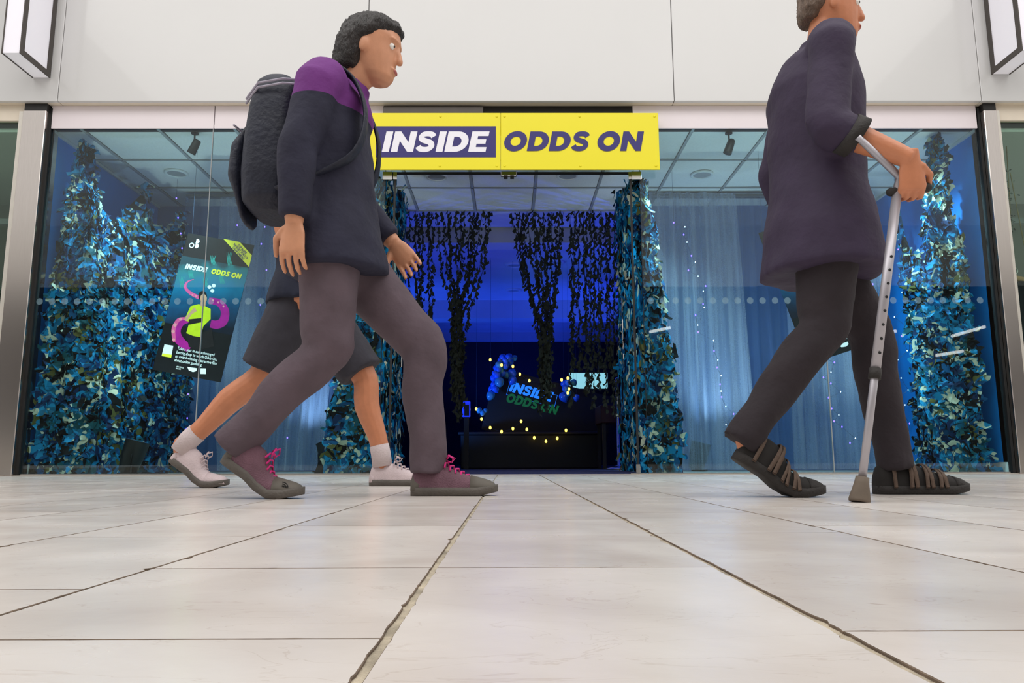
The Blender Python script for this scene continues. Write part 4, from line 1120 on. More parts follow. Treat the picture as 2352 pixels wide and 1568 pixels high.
    cu.build('emblem_ring', M['pwhite'], t)
    # hanging lines
    for s in (.06, .94):
        p = tl + x * (w * s); q = MB(); q.tube([p + V(0, .003, 0), V(p.x, p.y + .003, CZ)], .0012, 5, (1, 0, 0)); q.build('hanging_line', M['wire'], t)
poster((432, 535), (584, 563), (348, 848), 6.28, 'tilted black poster with pink tentacles in the left window', True)
poster((1742, 535), (1893, 487), (1861, 835), 6.28, 'tilted black poster half hidden behind the man with the crutch', True)

# hand lettered notice
nt_ = empty('notice_board', P(815, 705, 5.9), 'hand lettered dark notice of show times behind the walker in the left window', 'notice')
a, b = P(766, 712, 5.85), P(868, 578, 5.85)
MB().bb((a.x, 5.85, a.z), (b.x, 5.858, b.z)).build('dark_card', mat('charcoal_card', lin(34, 36, 46), .7, var=.1), nt_)
X1, Z1 = V(1, 0, 0), V(0, 0, 1)
def wr(px, py, tx, size, wpx=None): text_mb(tx, P(px, py, 5.849), X1, Z1, (0, -1, 0), size, 0, .2, wpx * 5.9 / FPX if wpx else None, .0005).build('chalk_text', M['white'], nt_)
wr(773, 602, 'INSIDE', .042, 33); wr(811, 602, 'ODDS ON', .042, 38)
bx = MB(); f0, f1 = P(770, 604.5, 5.849), P(808, 592, 5.849)
for p0, p1 in (((f0.x, f0.z), (f1.x, f0.z + .003)), ((f0.x, f1.z), (f1.x, f1.z + .003)), ((f0.x, f0.z), (f0.x + .003, f1.z)), ((f1.x - .003, f0.z), (f1.x, f1.z))): bx.bb((p0[0], 5.8485, p0[1]), (p1[0], 5.8495, p1[1]))
bx.build('chalk_frame', M['white'], nt_)
wr(776, 609, '8th - 25th JULY', .022, 48); wr(790, 615, 'SHOW TIMES', .026, 35)
for i, s in enumerate(('11am', '12pm', '1pm', '2pm', '3pm', '4pm')): wr(798 + (3 if i > 1 else 0), 625 + i * 8.6, s, .028, 18 if i < 2 else 14)
wr(783, 685, 'BOOK THROUGH', .022, 43); wr(769, 693, 'DERBYTHEATRE.CO.UK', .024, 70)
for s in (.1, .9):
    q = MB(); xx = a.x + (b.x - a.x) * s; q.tube([(xx, 5.854, b.z), (xx, 5.854, CZ)], .0012, 5, (1, 0, 0)); q.build('hanging_line', M['wire'], nt_)

# ------------------------------------------------------------------ right neighbour's window goods
M['leaf'] = mat('green_foliage', lin(52, 70, 58), .6, var=.3, scale=30)
M['rope'] = mat('jute_rope', lin(150, 130, 90), .9, var=.2, scale=80)
M['wood'] = mat('light_wood', lin(196, 146, 104), .5, var=.15, scale=10, stretch=(1, 8, 1))
M['redcloth'] = mat('dark_red_cloth', lin(128, 14, 34), .85, var=.15, bump=.4, bscale=30)
M['whitecloth'] = mat('white_cloth', lin(220, 220, 216), .9, var=.05, bump=.3, bscale=30)
M['navycloth'] = mat('navy_cloth', lin(30, 32, 44), .85, var=.15, bump=.3, bscale=40)
NY = 6.12
hp = empty('hanging_foliage', P(2298, 400, NY), 'trailing artificial ivy hanging in the right neighbouring window', 'plant')
q = MB(); q.tube([P(2296, 300, NY + .05), P(2297, 395, NY), P(2306, 470, NY), P(2316, 530, NY)], .004, 6, (0, 1, 0)); q.build('stem', M['rope'], hp)
q = MB(); rl = random.Random(5)
for i in range(240):
    s = rl.random(); c = path([P(2296, 390, NY), P(2304, 455, NY), P(2314, 530, NY)], s) + V(rl.gauss(0, .035), rl.gauss(0, .03), rl.gauss(0, .02))
    d = V(rl.gauss(0, 1), rl.gauss(0, 1), -abs(rl.gauss(0, .6))).normalized(); e = d.cross(V(rl.gauss(0, 1), rl.gauss(0, 1), rl.gauss(0, 1))).normalized(); l = rl.uniform(.02, .036)
    q.add([c, c + d * l * .5 + e * l * .3, c + d * l, c + d * l * .5 - e * l * .3], [(0, 1, 2, 3)])
o = q.build('foliage', M['leaf'], hp); o['kind'] = 'stuff'
rg = empty('clothes_hanger', P(2340, 640, NY), 'wooden clothes hanger on jute ropes in the right neighbouring window', 'hanger')
hk = P(2328, 612, NY)
q = MB(); q.tube([V(P(2318, 395, NY).x, NY, 2.72), hk + V(0, 0, .01)], .004, 6, (0, 1, 0)); q.tube([P(2320, 396, NY), P(2360, 600, NY)], .004, 6, (0, 1, 0)); q.build('rope', M['rope'], rg)
q = MB(); c = hk + V(0, 0, -.035); q.tube([c + V(math.sin(a_) * .03, 0, math.cos(a_) * .03) for a_ in [-1.2 + k * .5 for k in range(9)]] + [c + V(0, 0, -.07)], .0035, 6, (0, 1, 0)); q.build('hook', M['chrome'], rg, True)
q = MB(); q.tube([c + V(-.21, 0, -.16), c + V(-.12, 0, -.09), c + V(0, 0, -.06), c + V(.12, 0, -.09), c + V(.21, 0, -.16)], [(.012, .016), (.013, .022), (.014, .026), (.013, .022), (.012, .016)], 10, (0, 1, 0), round_ends=True); q.build('wooden_arms', M['wood'], rg, True)
def garment(name, lab, cx_, y, ztop, zbot, w_, m, cat, seed):
    rings = []; N = 24
    for j in range(9):
        v = j / 8; ww = w_ * (.75 + .3 * v) / 2 * (1 if v > .06 else .55)
        rings.append([V(cx_ + math.cos(2 * math.pi * k / N) * ww, y + math.sin(2 * math.pi * k / N) * (.05 + .02 * math.sin(k * 3 + seed)), ztop + (zbot - ztop) * v - .05 * abs(math.cos(2 * math.pi * k / N)) * (1 - v)) for k in range(N)])
    q = MB(); q.loft(rings); return tag(q.build(name, m, None, True), lab, cat)
g = P(2345, 700, 6.13)
garment('draped_shirt', 'dark grey shirt on the wooden hanger at the right edge', c.x + .02, NY + .01, c.z - .09, .95, .5, M['navycloth'], 'shirt', 1)
garment('red_dress', 'dark red garment in the right neighbouring window', P(2375, 760, 6.45).x, 6.45, P(2375, 700, 6.45).z, .6, .5, M['redcloth'], 'garment', 2)
pl_ = P(2375, 830, 6.2)
pb = empty('white_plinth', (pl_.x, 6.2, 0.003), 'white display plinth at the right edge under the red garment', 'plinth')
MB().bbev((pl_.x - .14, 5.98, .003), (pl_.x + .4, 6.35, pl_.z - .05), .006).build('plinth_body', M['whitecloth'], pb); MB().bbev((pl_.x - .16, 5.96, pl_.z - .05), (pl_.x + .42, 6.36, pl_.z), .006).build('plinth_top', M['whitecloth'], pb)
# ------------------------------------------------------------------ people
M['skin'] = mat('warm_skin', lin(206, 146, 112), .5, var=.06, scale=30, bump=.05, bscale=200)
M['skin2'] = mat('tanned_skin', lin(198, 128, 92), .5, var=.06, scale=30, bump=.05, bscale=200)
M['eye'] = mat('eye_white', lin(236, 232, 226), .2, var=.01)
M['iris'] = mat('dark_iris', lin(40, 28, 20), .2, var=.1)
M['lips'] = mat('lips', lin(176, 96, 88), .45, var=.05)
M['hairdark'] = mat('dark_hair', lin(38, 32, 30), .5, var=.35, scale=26, stretch=(3, 3, .6), bump=.8, bscale=90)
M['hairgrey'] = mat('grey_brown_hair', lin(112, 92, 78), .5, var=.3, scale=26, stretch=(3, 3, .6), bump=.8, bscale=90)
M['purple'] = mat('purple_fleece', lin(104, 42, 118), .9, var=.12, scale=12, bump=.5, bscale=26)
M['navyjacket'] = mat('dark_navy_jacket', lin(34, 34, 54), .85, var=.12, scale=12, bump=.5, bscale=26)
M['plum'] = mat('dark_plum_jacket', lin(50, 38, 62), .8, var=.12, scale=12, bump=.5, bscale=22)
M['navytee'] = mat('dark_navy_tee', lin(30, 34, 52), .9, var=.12, bump=.45, bscale=24)
M['greytrouser'] = mat('mauve_grey_trousers', lin(92, 78, 86), .9, var=.14, scale=12, bump=.55, bscale=22)
M['browntrouser'] = mat('dark_brown_trousers', lin(44, 37, 42), .9, var=.14, scale=12, bump=.55, bscale=22)
M['shorts'] = mat('charcoal_shorts', lin(52, 50, 58), .9, var=.12, bump=.5, bscale=20)
M['packnavy'] = mat('navy_backpack_nylon', lin(24, 28, 46), .6, var=.15, bump=.35, bscale=60)
M['strapgrey'] = mat('pale_piping', lin(168, 162, 178), .6, var=.08)
M['sole'] = mat('grey_rubber_sole', lin(92, 86, 80), .75, var=.12, bump=.3, bscale=120)
M['soledark'] = mat('dark_rubber_sole', lin(40, 36, 34), .75, var=.12, bump=.3, bscale=120)
M['shoemauve'] = mat('mauve_mesh_upper', lin(112, 80, 92), .85, var=.15, bump=.5, bscale=240)
M['shoegrey'] = mat('olive_grey_toe_cap', lin(98, 92, 84), .7, var=.1)
M['pinklace'] = mat('hot_pink_lace', lin(214, 40, 128), .7, var=.08)
M['whiteshoe'] = mat('pale_trainer_upper', lin(206, 188, 190), .7, var=.08, bump=.3, bscale=200)
M['sandal'] = mat('brown_sandal_strap', lin(88, 70, 58), .75, var=.15, bump=.3, bscale=120)
M['sandaldark'] = mat('dark_sandal_lining', lin(26, 22, 20), .8, var=.15)
M['sock'] = mat('pale_sock', lin(206, 190, 190), .95, var=.05, bump=.4, bscale=160)
M['crutch'] = mat('grey_crutch_tube', lin(176, 172, 178), .38, metal=.45, var=.05)
M['rubber'] = mat('brown_rubber_ferrule', lin(106, 94, 82), .8, var=.15)

def two_tone(m, col, z0):
    """second cloth colour above a sewn seam at height z0 of the garment"""
    n = m.node_tree.nodes; L = m.node_tree.links; b = n['Principled BSDF']; src = b.inputs['Base Color'].links[0].from_socket
    tc = n.new('ShaderNodeTexCoord'); sp = n.new('ShaderNodeSeparateXYZ'); L.new(tc.outputs['Object'], sp.inputs[0])
    g = n.new('ShaderNodeMath'); g.operation = 'GREATER_THAN'; g.inputs[1].default_value = z0; L.new(sp.outputs[2], g.inputs[0])
    mx = n.new('ShaderNodeMix'); mx.data_type = 'RGBA'; L.new(g.outputs[0], mx.inputs[0]); L.new(src, mx.inputs[6]); mx.inputs[7].default_value = (*col, 1); L.new(mx.outputs[2], b.inputs['Base Color'])
def hand(mb, w, d, nrm, side, curl, k=1.0, spread=.12):
    """w wrist, d pointing direction, nrm palm side, side = +1/-1 thumb side"""
    d = d.normalized(); nrm = (nrm - d * nrm.dot(d)).normalized(); s = d.cross(nrm) * side
    mb.tube([w - d * .03, w, w + d * .03 * k, w + d * .07 * k, w + d * .092 * k], [(.024, .019), (.027, .017), (.038 * k, .016), (.042 * k, .014), (.038 * k, .012)], 12, tuple(s))
    for i, (off, ln) in enumerate(((.0335, .070), (.0115, .080), (-.0108, .074), (-.0325, .058))):
        p = w + d * .086 * k + s * off * k; pts = [p - d * .01]; a = .12; dd = d
        for seg, fr_ in ((0, .45), (1, .32), (2, .25)):
            a += curl * (.75 if seg == 0 else 1.0)
            dd = d * math.cos(a) + nrm * math.sin(a) + s * (off * spread * 8)
            p = p + dd.normalized() * ln * fr_ * k; pts.append(p)
        mb.tube(pts, [.0088 * k, .0082 * k, .0076 * k, .0062 * k], 8, tuple(s), round_ends=True)
    p = w + d * .022 * k + s * .030 * k; q = p + (d * .55 + s * .75 + nrm * .35).normalized() * .042 * k; r = q + (d * .85 + s * .15 + nrm * (.3 + curl * .4)).normalized() * .034 * k
    mb.tube([p, q, r, r + (r - q) * .55], [.014 * k, .0115 * k, .0095 * k, .0075 * k], 8, tuple(nrm), round_ends=True)

HEAD = [(-.117, .062, .022, .018), (-.106, .083, -.008, .036), (-.086, .092, -.038, .051), (-.056, .090, -.064, .062), (-.022, .089, -.086, .070), (.016, .086, -.098, .075), (.048, .090, -.102, .077), (.078, .080, -.095, .070), (.100, .056, -.075, .054), (.114, .02, -.04, .028)]
def head_rings(c, f, up, prof, kx=1.0):
    s = up.cross(f); rings = []
    for z, fr_, bk, hw in prof:
        m, r = (fr_ + bk) / 2, (fr_ - bk) / 2
        rings.append([c + up * z + f * (m + r * math.cos(a)) + s * (hw * kx * math.sin(a)) for a in [2 * math.pi * k / 20 for k in range(20)]])
    return rings

def shoe(person, heel, yaw, L, lift, m_up, m_toe, m_sole, kind, lace=None, part_label=None):
    """foot on the ground; heel raised by lift (radians) about the ball of the foot"""
    root = empty_part('shoe', person, heel)
    cy_, sy_ = math.cos(yaw), math.sin(yaw)
    xb = .70 * L
    def T(p):
        x, y, z = p
        if lift:
            # bend about the ball
            t = max(0, min(1, (xb + .03 * L - x) / (.30 * L))); a = lift * t
            dx, dz = x - xb, z - .012
            if x < xb + .03 * L:
                ca, sa = math.cos(a), math.sin(a); x, z = xb + dx * ca + dz * sa * 1.0, .012 - dx * sa + dz * ca
        return Vector(heel) + V(x * cy_ - y * sy_, x * sy_ + y * cy_, z)
    up = [(0.0, .020, .050), (.03, .030, .082), (.10, .034, .098), (.22, .036, .104), (.34, .037, .100), (.46, .040, .086), (.58, .044, .072), (.70, .047, .062), (.82, .045, .054), (.92, .036, .046), (.975, .028, .038), (1.0, .017, .028)]
    sc = L / .27; N = 16
    def ring(xf, w, h, z0, grow=0.0):
        r = []
        for k in range(N):
            a = 2 * math.pi * k / N; cy2 = math.cos(a); sz = math.sin(a)
            y = (w + grow) * sc * cy2; z = z0 + (max(0, sz) ** .75) * (h - z0 + grow) * sc if sz > 0 else z0 + sz * .004
            r.append(T((xf * L, y, z)))
        return r
    q = MB(); q.loft([ring(x, w, h, .018) for x, w, h in up]); me = remeshed(q, .006, 3); u = mesh_obj('upper', me, m_up, root)
    # sole
    out = [(0, .016), (.02, .027), (.08, .036), (.2, .038), (.35, .037), (.5, .041), (.65, .048), (.78, .049), (.9, .040), (.965, .031), (1.0, .021), (1.018, .010)]
    q = MB(); rings = []
    for x, w in out:
        toe = max(0, x - .8) * .06
        rings.append([T((x * L, y * sc, z)) for y, z in ((-w, .004 + toe), (-w * .9, toe), (0, toe), (w * .9, toe), (w, .004 + toe), (w * 1.03, .016 + toe), (w * .99, .027 + toe * .6), (0, .028 + toe * .6), (-w * .99, .027 + toe * .6), (-w * 1.03, .016 + toe))])
    q.loft(rings); q.build('sole', m_sole, root, True)
    if kind == 'trainer':
        q = MB(); q.loft([ring(x, w, h, .017, .0022) for x, w, h in up if x >= .70]); q.build('toe_cap', m_toe, root, True)
        q = MB(); q.loft([ring(x, w, h * (.55 if x > .05 else .9), .017, .002) for x, w, h in up if x <= .16]); q.build('heel_counter', m_toe, root, True)
        if lace:
            for i in range(5):
                xx = .40 + i * .062; hw = .024 - .002 * i; hz = .104 - i * .0095
                q = MB(); q.tube([T((xx * L, -hw * 1.25, hz - .014)), T((xx * L, -hw * .5, hz)), T(((xx + .03) * L, hw * .5, hz)), T(((xx + .03) * L, hw * 1.25, hz - .014))], .0032, 6, (0, 0, 1)); q.build('lace', lace, root, True)
            q = MB()
            for s in (1, -1):
                q.tube([T((.40 * L, 0, .110)), T((.44 * L, s * .02, .128)), T((.50 * L, s * .035, .118)), T((.47 * L, s * .02, .105)), T((.41 * L, 0, .110))], .0028, 6, (0, 0, 1))
            q.build('lace_bow', lace, root, True)
    if kind == 'sandal':
        for xx, hw, hz, wd in ((.16, .037, .10, .020), (.36, .039, .100, .022), (.52, .043, .082, .020), (.66, .047, .068, .020)):
            rr = []
            for k in range(9):
                a = math.pi * k / 8; y = math.cos(a) * (hw + .004) * sc; z = .02 + (math.sin(a) ** .75) * (hz - .015) * sc
                rr.append((y, z))
            for skew in ((.06, -.06) if xx > .3 else (0.0,)):
                q = MB(); vs = []
                for k, (y, z) in enumerate(rr):
                    xo = xx + skew * (k / 8 - .5)
                    vs += [T(((xo - wd) * L, y, z)), T(((xo + wd) * L, y, z)), T(((xo + wd) * L, y * 1.05, z + .004)), T(((xo - wd) * L, y * 1.05, z + .004))]
                for k in range(8):
                    for j in range(4): a_, b_ = k * 4 + j, k * 4 + (j + 1) % 4; q.f.append((a_, b_, b_ + 4, a_ + 4))
                q.v = vs; q.build('strap', m_toe, root, True)
        q = MB(); q.loft([ring(x, w, h, .017, .0022) for x, w, h in up if x >= .80]); q.build('toe_bumper', m_sole, root, True)
    return root
def empty_part(name, parent, loc):
    o = bpy.data.objects.new(name, None); COL.objects.link(o); o.empty_display_size = .05
    o.parent = parent; o.location = Vector(loc) - wl(parent); WL[o.name] = Vector(loc); return o

def person(lab, J, mats, hair, opts):
    """J: joints. f = facing of the body (+X)."""
    t = empty('person', (J['hip'].x, J['hip'].y, 0), lab, 'person', opts.get('group'))
    f = V(1, 0, 0); hip, chest, neck, head = J['hip'], J['chest'], J['neck'], J['head']
    sw, hw = opts.get('sw', .185), opts.get('hw', .085)
    b = MB(); Yv = (0, 1, 0)
    K = opts.get('bulk', 1.0)
    tor = [hip + V(0, 0, -.10), hip, hip.lerp(chest, .35), hip.lerp(chest, .7), chest, chest.lerp(neck, .55), chest.lerp(neck, .85)]
    trad = [(.13, .10), (.165 * K, .115 * K), (.145 * K, .10 * K), (.16 * K, .112 * K), (.175 * K, .115 * K), (.145, .095), (.075, .065)]
    b.tube(tor, trad, 20, Yv, round_ends=False)
    fd, up = J['face'].normalized(), J['hup'].normalized(); fd = (fd - up * fd.dot(up)).normalized()
    b.tube([chest.lerp(neck, .7), neck, head - up * .06 - fd * .015], [.062, .054, .055], 14, Yv)
    b.loft(head_rings(head, fd, up, HEAD))
    sd = up.cross(fd)
    b.tube([head + fd * .084 + up * .024, head + fd * .097 - up * .010, head + fd * .101 - up * .024], [.008, .011, .013], 8, tuple(sd), round_ends=True)
    b.ball(head + fd * .076 + up * .038, (.016, .052, .009), 10, 6, Matrix((fd, sd, up)).transposed())
    b.ball(head + fd * .089 - up * .058, (.010, .024, .008), 10, 6, Matrix((fd, sd, up)).transposed()); b.ball(head + fd * .088 - up * .066, (.010, .021, .008), 10, 6, Matrix((fd, sd, up)).transposed())
    for s in (1, -1): b.ball(head - fd * .008 + sd * (.075 * s) - up * .010, (.016, .009, .028), 10, 8, Matrix((fd, sd, up)).transposed())
    arms = {}
    for s, nm in ((-1, 'R'), (1, 'L')):
        sh, el, wr_ = J['sh' + nm], J['el' + nm], J['wr' + nm]
        b.tube([chest.lerp(neck, .25) + V(0, s * .07, 0), sh, sh.lerp(el, .3), sh.lerp(el, .8), el, el.lerp(wr_, .3), el.lerp(wr_, .75), wr_], [.075, .060, .054, .046, .043, .044, .034, .027], 14, (1, 0, 0), spline=3)
        hd, pn, ts, cu = J['hand' + nm]
        hand(b, wr_, hd, pn, ts, cu)
        arms[nm] = (sh, el, wr_)
    legs = {}
    for s, nm in ((-1, 'R'), (1, 'L')):
        k, a = J['kn' + nm], J['an' + nm]; h0 = hip + V(0, s * hw, -.05)
        calf = k.lerp(a, .32) + V(-.018, 0, 0)
        b.tube([h0, h0.lerp(k, .3), h0.lerp(k, .75), k, calf, k.lerp(a, .7), a], [.092, .086, .064, .056, .056, .042, .037], 14, (0, 1, 0), spline=3)
        ft = J['ft' + nm]
        b.tube([a + V(0, 0, .01), a - V(0, 0, .025), (a + ft) / 2 - V(0, 0, .022), ft - V(0, 0, .008)], [.034, .030, .022, .013], 10, (0, 1, 0), round_ends=True)
        legs[nm] = (h0, k, a)
    me = remeshed(b, .0045, 2, 'body'); mesh_obj('body', me, mats['skin'], t)
    # eyes
    for s in (1, -1):
        c = head + fd * .0725 + sd * (.031 * s) + up * .014
        q = MB(); q.ball(c, .0118, 10, 8); e = q.build('eye', M['eye'], t, True)
        q = MB(); q.ball(c + fd * .0078 + sd * (.001 * s), .0060, 8, 6); q.build('iris', M['iris'], e, True)
    q = MB(); q.ball(head + fd * .0955 - up * .062, (.005, .019, .007), 10, 6, Matrix((fd, sd, up)).transposed()); q.build('mouth', M['lips'], t, True)
    # hair
    q = MB(); q.loft(head_rings(head, fd, up, hair)); q2 = remeshed(q, .006, 3)
    for v in q2.vertices:
        w_ = v.co - head; v.co += w_.normalized() * (.007 * noise.noise(V(w_.x * 70, w_.y * 70, w_.z * 18)) + .004 * noise.noise(w_ * 120))
    mesh_obj('hair', q2, mats['hair'], t)
    # top
    g = opts.get('loose', .022); q = MB()
    hem = opts.get('hem', -.12)
    tt = [hip + V(0, 0, hem), hip + V(0, 0, hem * .4), hip.lerp(chest, .2), hip.lerp(chest, .6), chest, chest.lerp(neck, .5), chest.lerp(neck, .80)]
    tr_ = [(.198 * K + g + .008, .152 * K + g + .008), (.192 * K + g + .004, .142 * K + g + .004), (.165 * K + g, .118 * K + g), (.165 * K + g, .118 * K + g), (.178 * K + g, .118 * K + g), (.150 + g, .098 + g), (.080 + g * .7, .072 + g * .7)]
    q.tube(tt, tr_, 24, Yv)
    if opts.get('collar'): q.tube([chest.lerp(neck, .75), neck + V(.0, 0, .012)], [.082, .074], 16, Yv)
    for nm in 'RL':
        sh, el, wr_ = arms[nm]; s = -1 if nm == 'R' else 1; sl = opts.get('sleeve', 1.0)
        pts = [chest.lerp(neck, .25) + V(0, s * .06, 0), sh, sh.lerp(el, .35), sh.lerp(el, .85)]; rr = [.085, .076, .070, .062]
        if sl > .5: pts += [el, el.lerp(wr_, .3)]; rr += [.060, .060]
        if sl > .9: pts += [el.lerp(wr_, .7), el.lerp(wr_, .93)]; rr += [.050, .044]
        elif sl > .5: pts += [el.lerp(wr_, .42)]; rr += [.057]
        else: pts = pts[:-1] + [sh.lerp(el, .75)]; rr = rr[:-1] + [.068]
        q.tube(pts, rr, 16, (1, 0, 0), spline=3)
    me = remeshed(q, .011, 5, 'top')
    for v in me.vertices: v.co += V(noise.noise(v.co * 9), noise.noise(v.co * 9 + V(5, 0, 0)), noise.noise(v.co * 9 + V(0, 7, 0))) * .009
    top_o = mesh_obj(opts['top'], me, mats['top'], t)
    if 'yoke' in opts:
        zy, my = opts['yoke']; two_tone(top_o.data.materials[0], my, zy - WL[top_o.name].z)
    # trousers or shorts
    q = MB(); g = opts.get('tg', .016)
    q.tube([hip + V(0, 0, .06), hip, hip + V(0, 0, -.08), hip + V(0, 0, -.13)], [(.150 * K, .105 * K), (.166 * K, .118 * K), (.164 * K, .120 * K), (.11, .09)], 20, Yv)
    for nm in 'RL':
        h0, k, a = legs[nm]
        if opts.get('shorts'): q.tube([h0, h0.lerp(k, .35), h0.lerp(k, .92)], [.108, .110, .104], 16, (0, 1, 0))
        else: q.tube([h0, h0.lerp(k, .35), h0.lerp(k, .8), k, k.lerp(a, .35) + V(-.012, 0, 0), k.lerp(a, .75), k.lerp(a, 1.08)], [.104, .098, .080, .072, .069, .060, .061], 16, (0, 1, 0), spline=3)
    me = remeshed(q, .011, 5, 'trousers')
    for v in me.vertices: v.co += V(noise.noise(v.co * 10), noise.noise(v.co * 10 + V(5, 0, 0)), noise.noise(v.co * 10 + V(0, 7, 0))) * .009
    mesh_obj(opts['bottom'], me, mats['bottom'], t)
    return t

HAIR_BOB = [(-.105, -.035, -.10, .05), (-.085, -.005, -.118, .080), (-.04, .006, -.126, .092), (.01, .022, -.128, .094), (.05, .072, -.126, .093), (.085, .092, -.115, .084), (.112, .070, -.09, .066), (.131, .02, -.05, .034)]
HAIR_SHORT = [(-.05, -.045, -.100, .05), (-.02, -.022, -.110, .078), (.02, .012, -.114, .084), (.055, .070, -.116, .086), (.088, .086, -.106, .078), (.112, .062, -.083, .060), (.128, .02, -.048, .032)]

# woman walking with backpack
AY = 2.43
def av(px, py, dy=0.0): return P(px, py, AY + dy)
hipA = V(-.560, AY, .845)
JA = dict(hip=hipA, chest=V(-.598, AY, 1.215), neck=V(-.535, AY, 1.365), head=V(-.462, AY, 1.487), face=V(1, -.12, -.22), hup=V(.2, 0, 1),
 shR=V(-.590, AY - .165, 1.305), elR=V(-.640, AY - .215, 1.045), wrR=V(-.640, AY - .225, .815), handR=(V(-.05, .02, -1), V(.2, 1, 0), -1, .32),
 shL=V(-.585, AY + .165, 1.305), elL=V(-.560, AY + .215, 1.04), wrL=V(-.405, AY + .19, .87), handL=(V(.6, -.05, -.8), V(-.3, -1, .1), 1, .35),
 knR=V(-.565, AY - .085, .44), anR=V(-.828, AY - .085, .172), ftR=V(-.72, AY - .085, .062),
 knL=V(-.275, AY + .08, .475), anL=V(-.262, AY + .08, .105), ftL=V(-.115, AY + .08, .045))
pa = person('woman in navy and purple jacket and mauve grey trousers striding past the left window', JA, dict(skin=M['skin'], hair=M['hairdark'], top=M['navyjacket'], bottom=M['greytrouser']), HAIR_BOB,
 dict(top='fleece_jacket', bottom='trousers', collar=True, sleeve=1.0, hw=.082, bulk=.92, group='passers-by', hem=-.14, yoke=(1.225, lin(108, 44, 122))))
shoe(pa, V(-.315, AY + .08, 0), 0, .275, 0, M['shoemauve'], M['shoegrey'], M['sole'], 'trainer', M['pinklace'])
rs_ = shoe(pa, V(-.896, AY - .085, 0), 0, .275, .60, M['shoemauve'], M['shoegrey'], M['sole'], 'trainer', M['pinklace'])
lg = MB(); p0 = V(-.67, AY - .085 - .0435, .034)
for i in range(3):
    r0 = .016 - i * .0055
    lg.tube([p0 + V(math.cos(a_) * r0 - .0, -.0022 + .004 * abs(math.cos(a_)), math.sin(a_) * r0) for a_ in [math.pi * k / 8 / 1 * .5 for k in range(9)]], .0016, 5, (0, 1, 0))
lg.build('shoe_emblem', M['black'], rs_)

# her backpack
def backpack():
    t = empty('backpack', (-.76, AY, .88), 'bulky navy backpack worn by the striding woman in navy and purple', 'backpack')
    q = MB(); c = V(-.765, AY, 0)
    prof = [(.90, .10, .07), (.93, .145, .10), (1.02, .155, .11), (1.14, .155, .108), (1.25, .148, .098), (1.33, .13, .082), (1.365, .09, .055)]
    rings = []
    for z, a, b in prof:
        rr = []
        for k in range(28):
            an = 2 * math.pi * k / 28; cx_, sx_ = math.cos(an), math.sin(an)
            rr.append(V(c.x + .03 * (z - 1.1) + .85 * b * (abs(cx_) ** .6) * (1 if cx_ > 0 else -1), AY + a * (abs(sx_) ** .6) * (1 if sx_ > 0 else -1), z))
        rings.append(rr)
    q.loft(rings); me = remeshed(q, .009, 4); mesh_obj('main_compartment', me, M['packnavy'], t)
    q = MB(); q.tube([(-0.867, AY, .96), (-0.877, AY, 1.02), (-0.873, AY, 1.12), (-0.855, AY, 1.17)], [(.10, .02), (.115, .036), (.11, .034), (.09, .016)], 18, (0, 1, 0), round_ends=True); me = remeshed(q, .008, 3); mesh_obj('front_pocket', me, M['packnavy'], t)
    for s in (1, -1):
        q = MB(); q.tube([(-0.675, AY + s * .10, 1.33), (-0.595, AY + s * .105, 1.385), (-0.500, AY + s * .115, 1.33), (-0.455, AY + s * .125, 1.20), (-0.485, AY + s * .15, 1.06), (-0.615, AY + s * .175, .97), (-0.715, AY + s * .14, .95)], [(.028, .007)] * 7, 10, (0, 1, 0), spline=5); q.build('shoulder_strap', M['packnavy'], t, True)
        for zz in (1.30, 1.285):
            q = MB(); q.tube([(-0.855, AY + s * .08, zz - .02), (-0.795, AY + s * .150, zz), (-0.715, AY + s * .155, zz + .012), (-0.665, AY + s * .13, zz + .02)], .004, 6, (0, 0, 1)); q.build('reflective_piping', M['strapgrey'], t, True)
    q = MB(); q.tube([(-0.695, AY - .03, 1.36), (-0.705, AY - .025, 1.395), (-0.705, AY + .025, 1.395), (-0.695, AY + .03, 1.36)], .007, 8, (1, 0, 0)); q.build('grab_handle', M['packnavy'], t, True)
    q = MB(); q.tube([(-0.883, AY - .10, 1.18), (-0.891, AY, 1.20), (-0.883, AY + .10, 1.18)], .004, 6, (0, 0, 1)); q.build('zip', M['strapgrey'], t, True)
backpack()

# man in shorts behind her
BY2 = 3.35
DX = -.16
JB = dict(hip=V(-.735, BY2, .88), chest=V(-.745, BY2, 1.27), neck=V(-.735, BY2, 1.44), head=V(-.70, BY2, 1.57),
 shR=V(-.745, BY2 - .175, 1.37), elR=V(-.79, BY2 - .22, 1.09), wrR=V(-.70, BY2 - .20, .86), shL=V(-.735, BY2 + .175, 1.37), elL=V(-.74, BY2 + .22, 1.08), wrL=V(-.66, BY2 + .21, .86),
 knR=V(-.905, BY2 - .085, .465), anR=V(-1.225, BY2 - .085, .170), ftR=V(-1.115, BY2 - .085, .055), knL=V(-.485, BY2 + .085, .47), anL=V(-.40, BY2 + .085, .105), ftL=V(-.25, BY2 + .085, .045))
JB = {k: v + V(DX, 0, 0) for k, v in JB.items()}
JB.update(face=V(1, -.1, -.1), hup=V(.08, 0, 1), handR=(V(-.15, .05, -1), V(.3, 1, 0), -1, .4), handL=(V(.25, -.1, -1), V(0, -1, -.1), 1, .4))
pb_ = person('bare-legged man in charcoal shorts walking half hidden behind the woman with the backpack', JB, dict(skin=M['skin2'], hair=M['hairdark'], top=M['navytee'], bottom=M['shorts']), HAIR_SHORT,
 dict(top='tee_shirt', bottom='shorts', sleeve=.4, shorts=True, group='passers-by', hem=-.09))
shoe(pb_, V(-1.295 + DX, BY2 - .085, 0), 0, .275, .60, M['whiteshoe'], M['whiteshoe'], M['sole'], 'trainer', M['whiteshoe'])
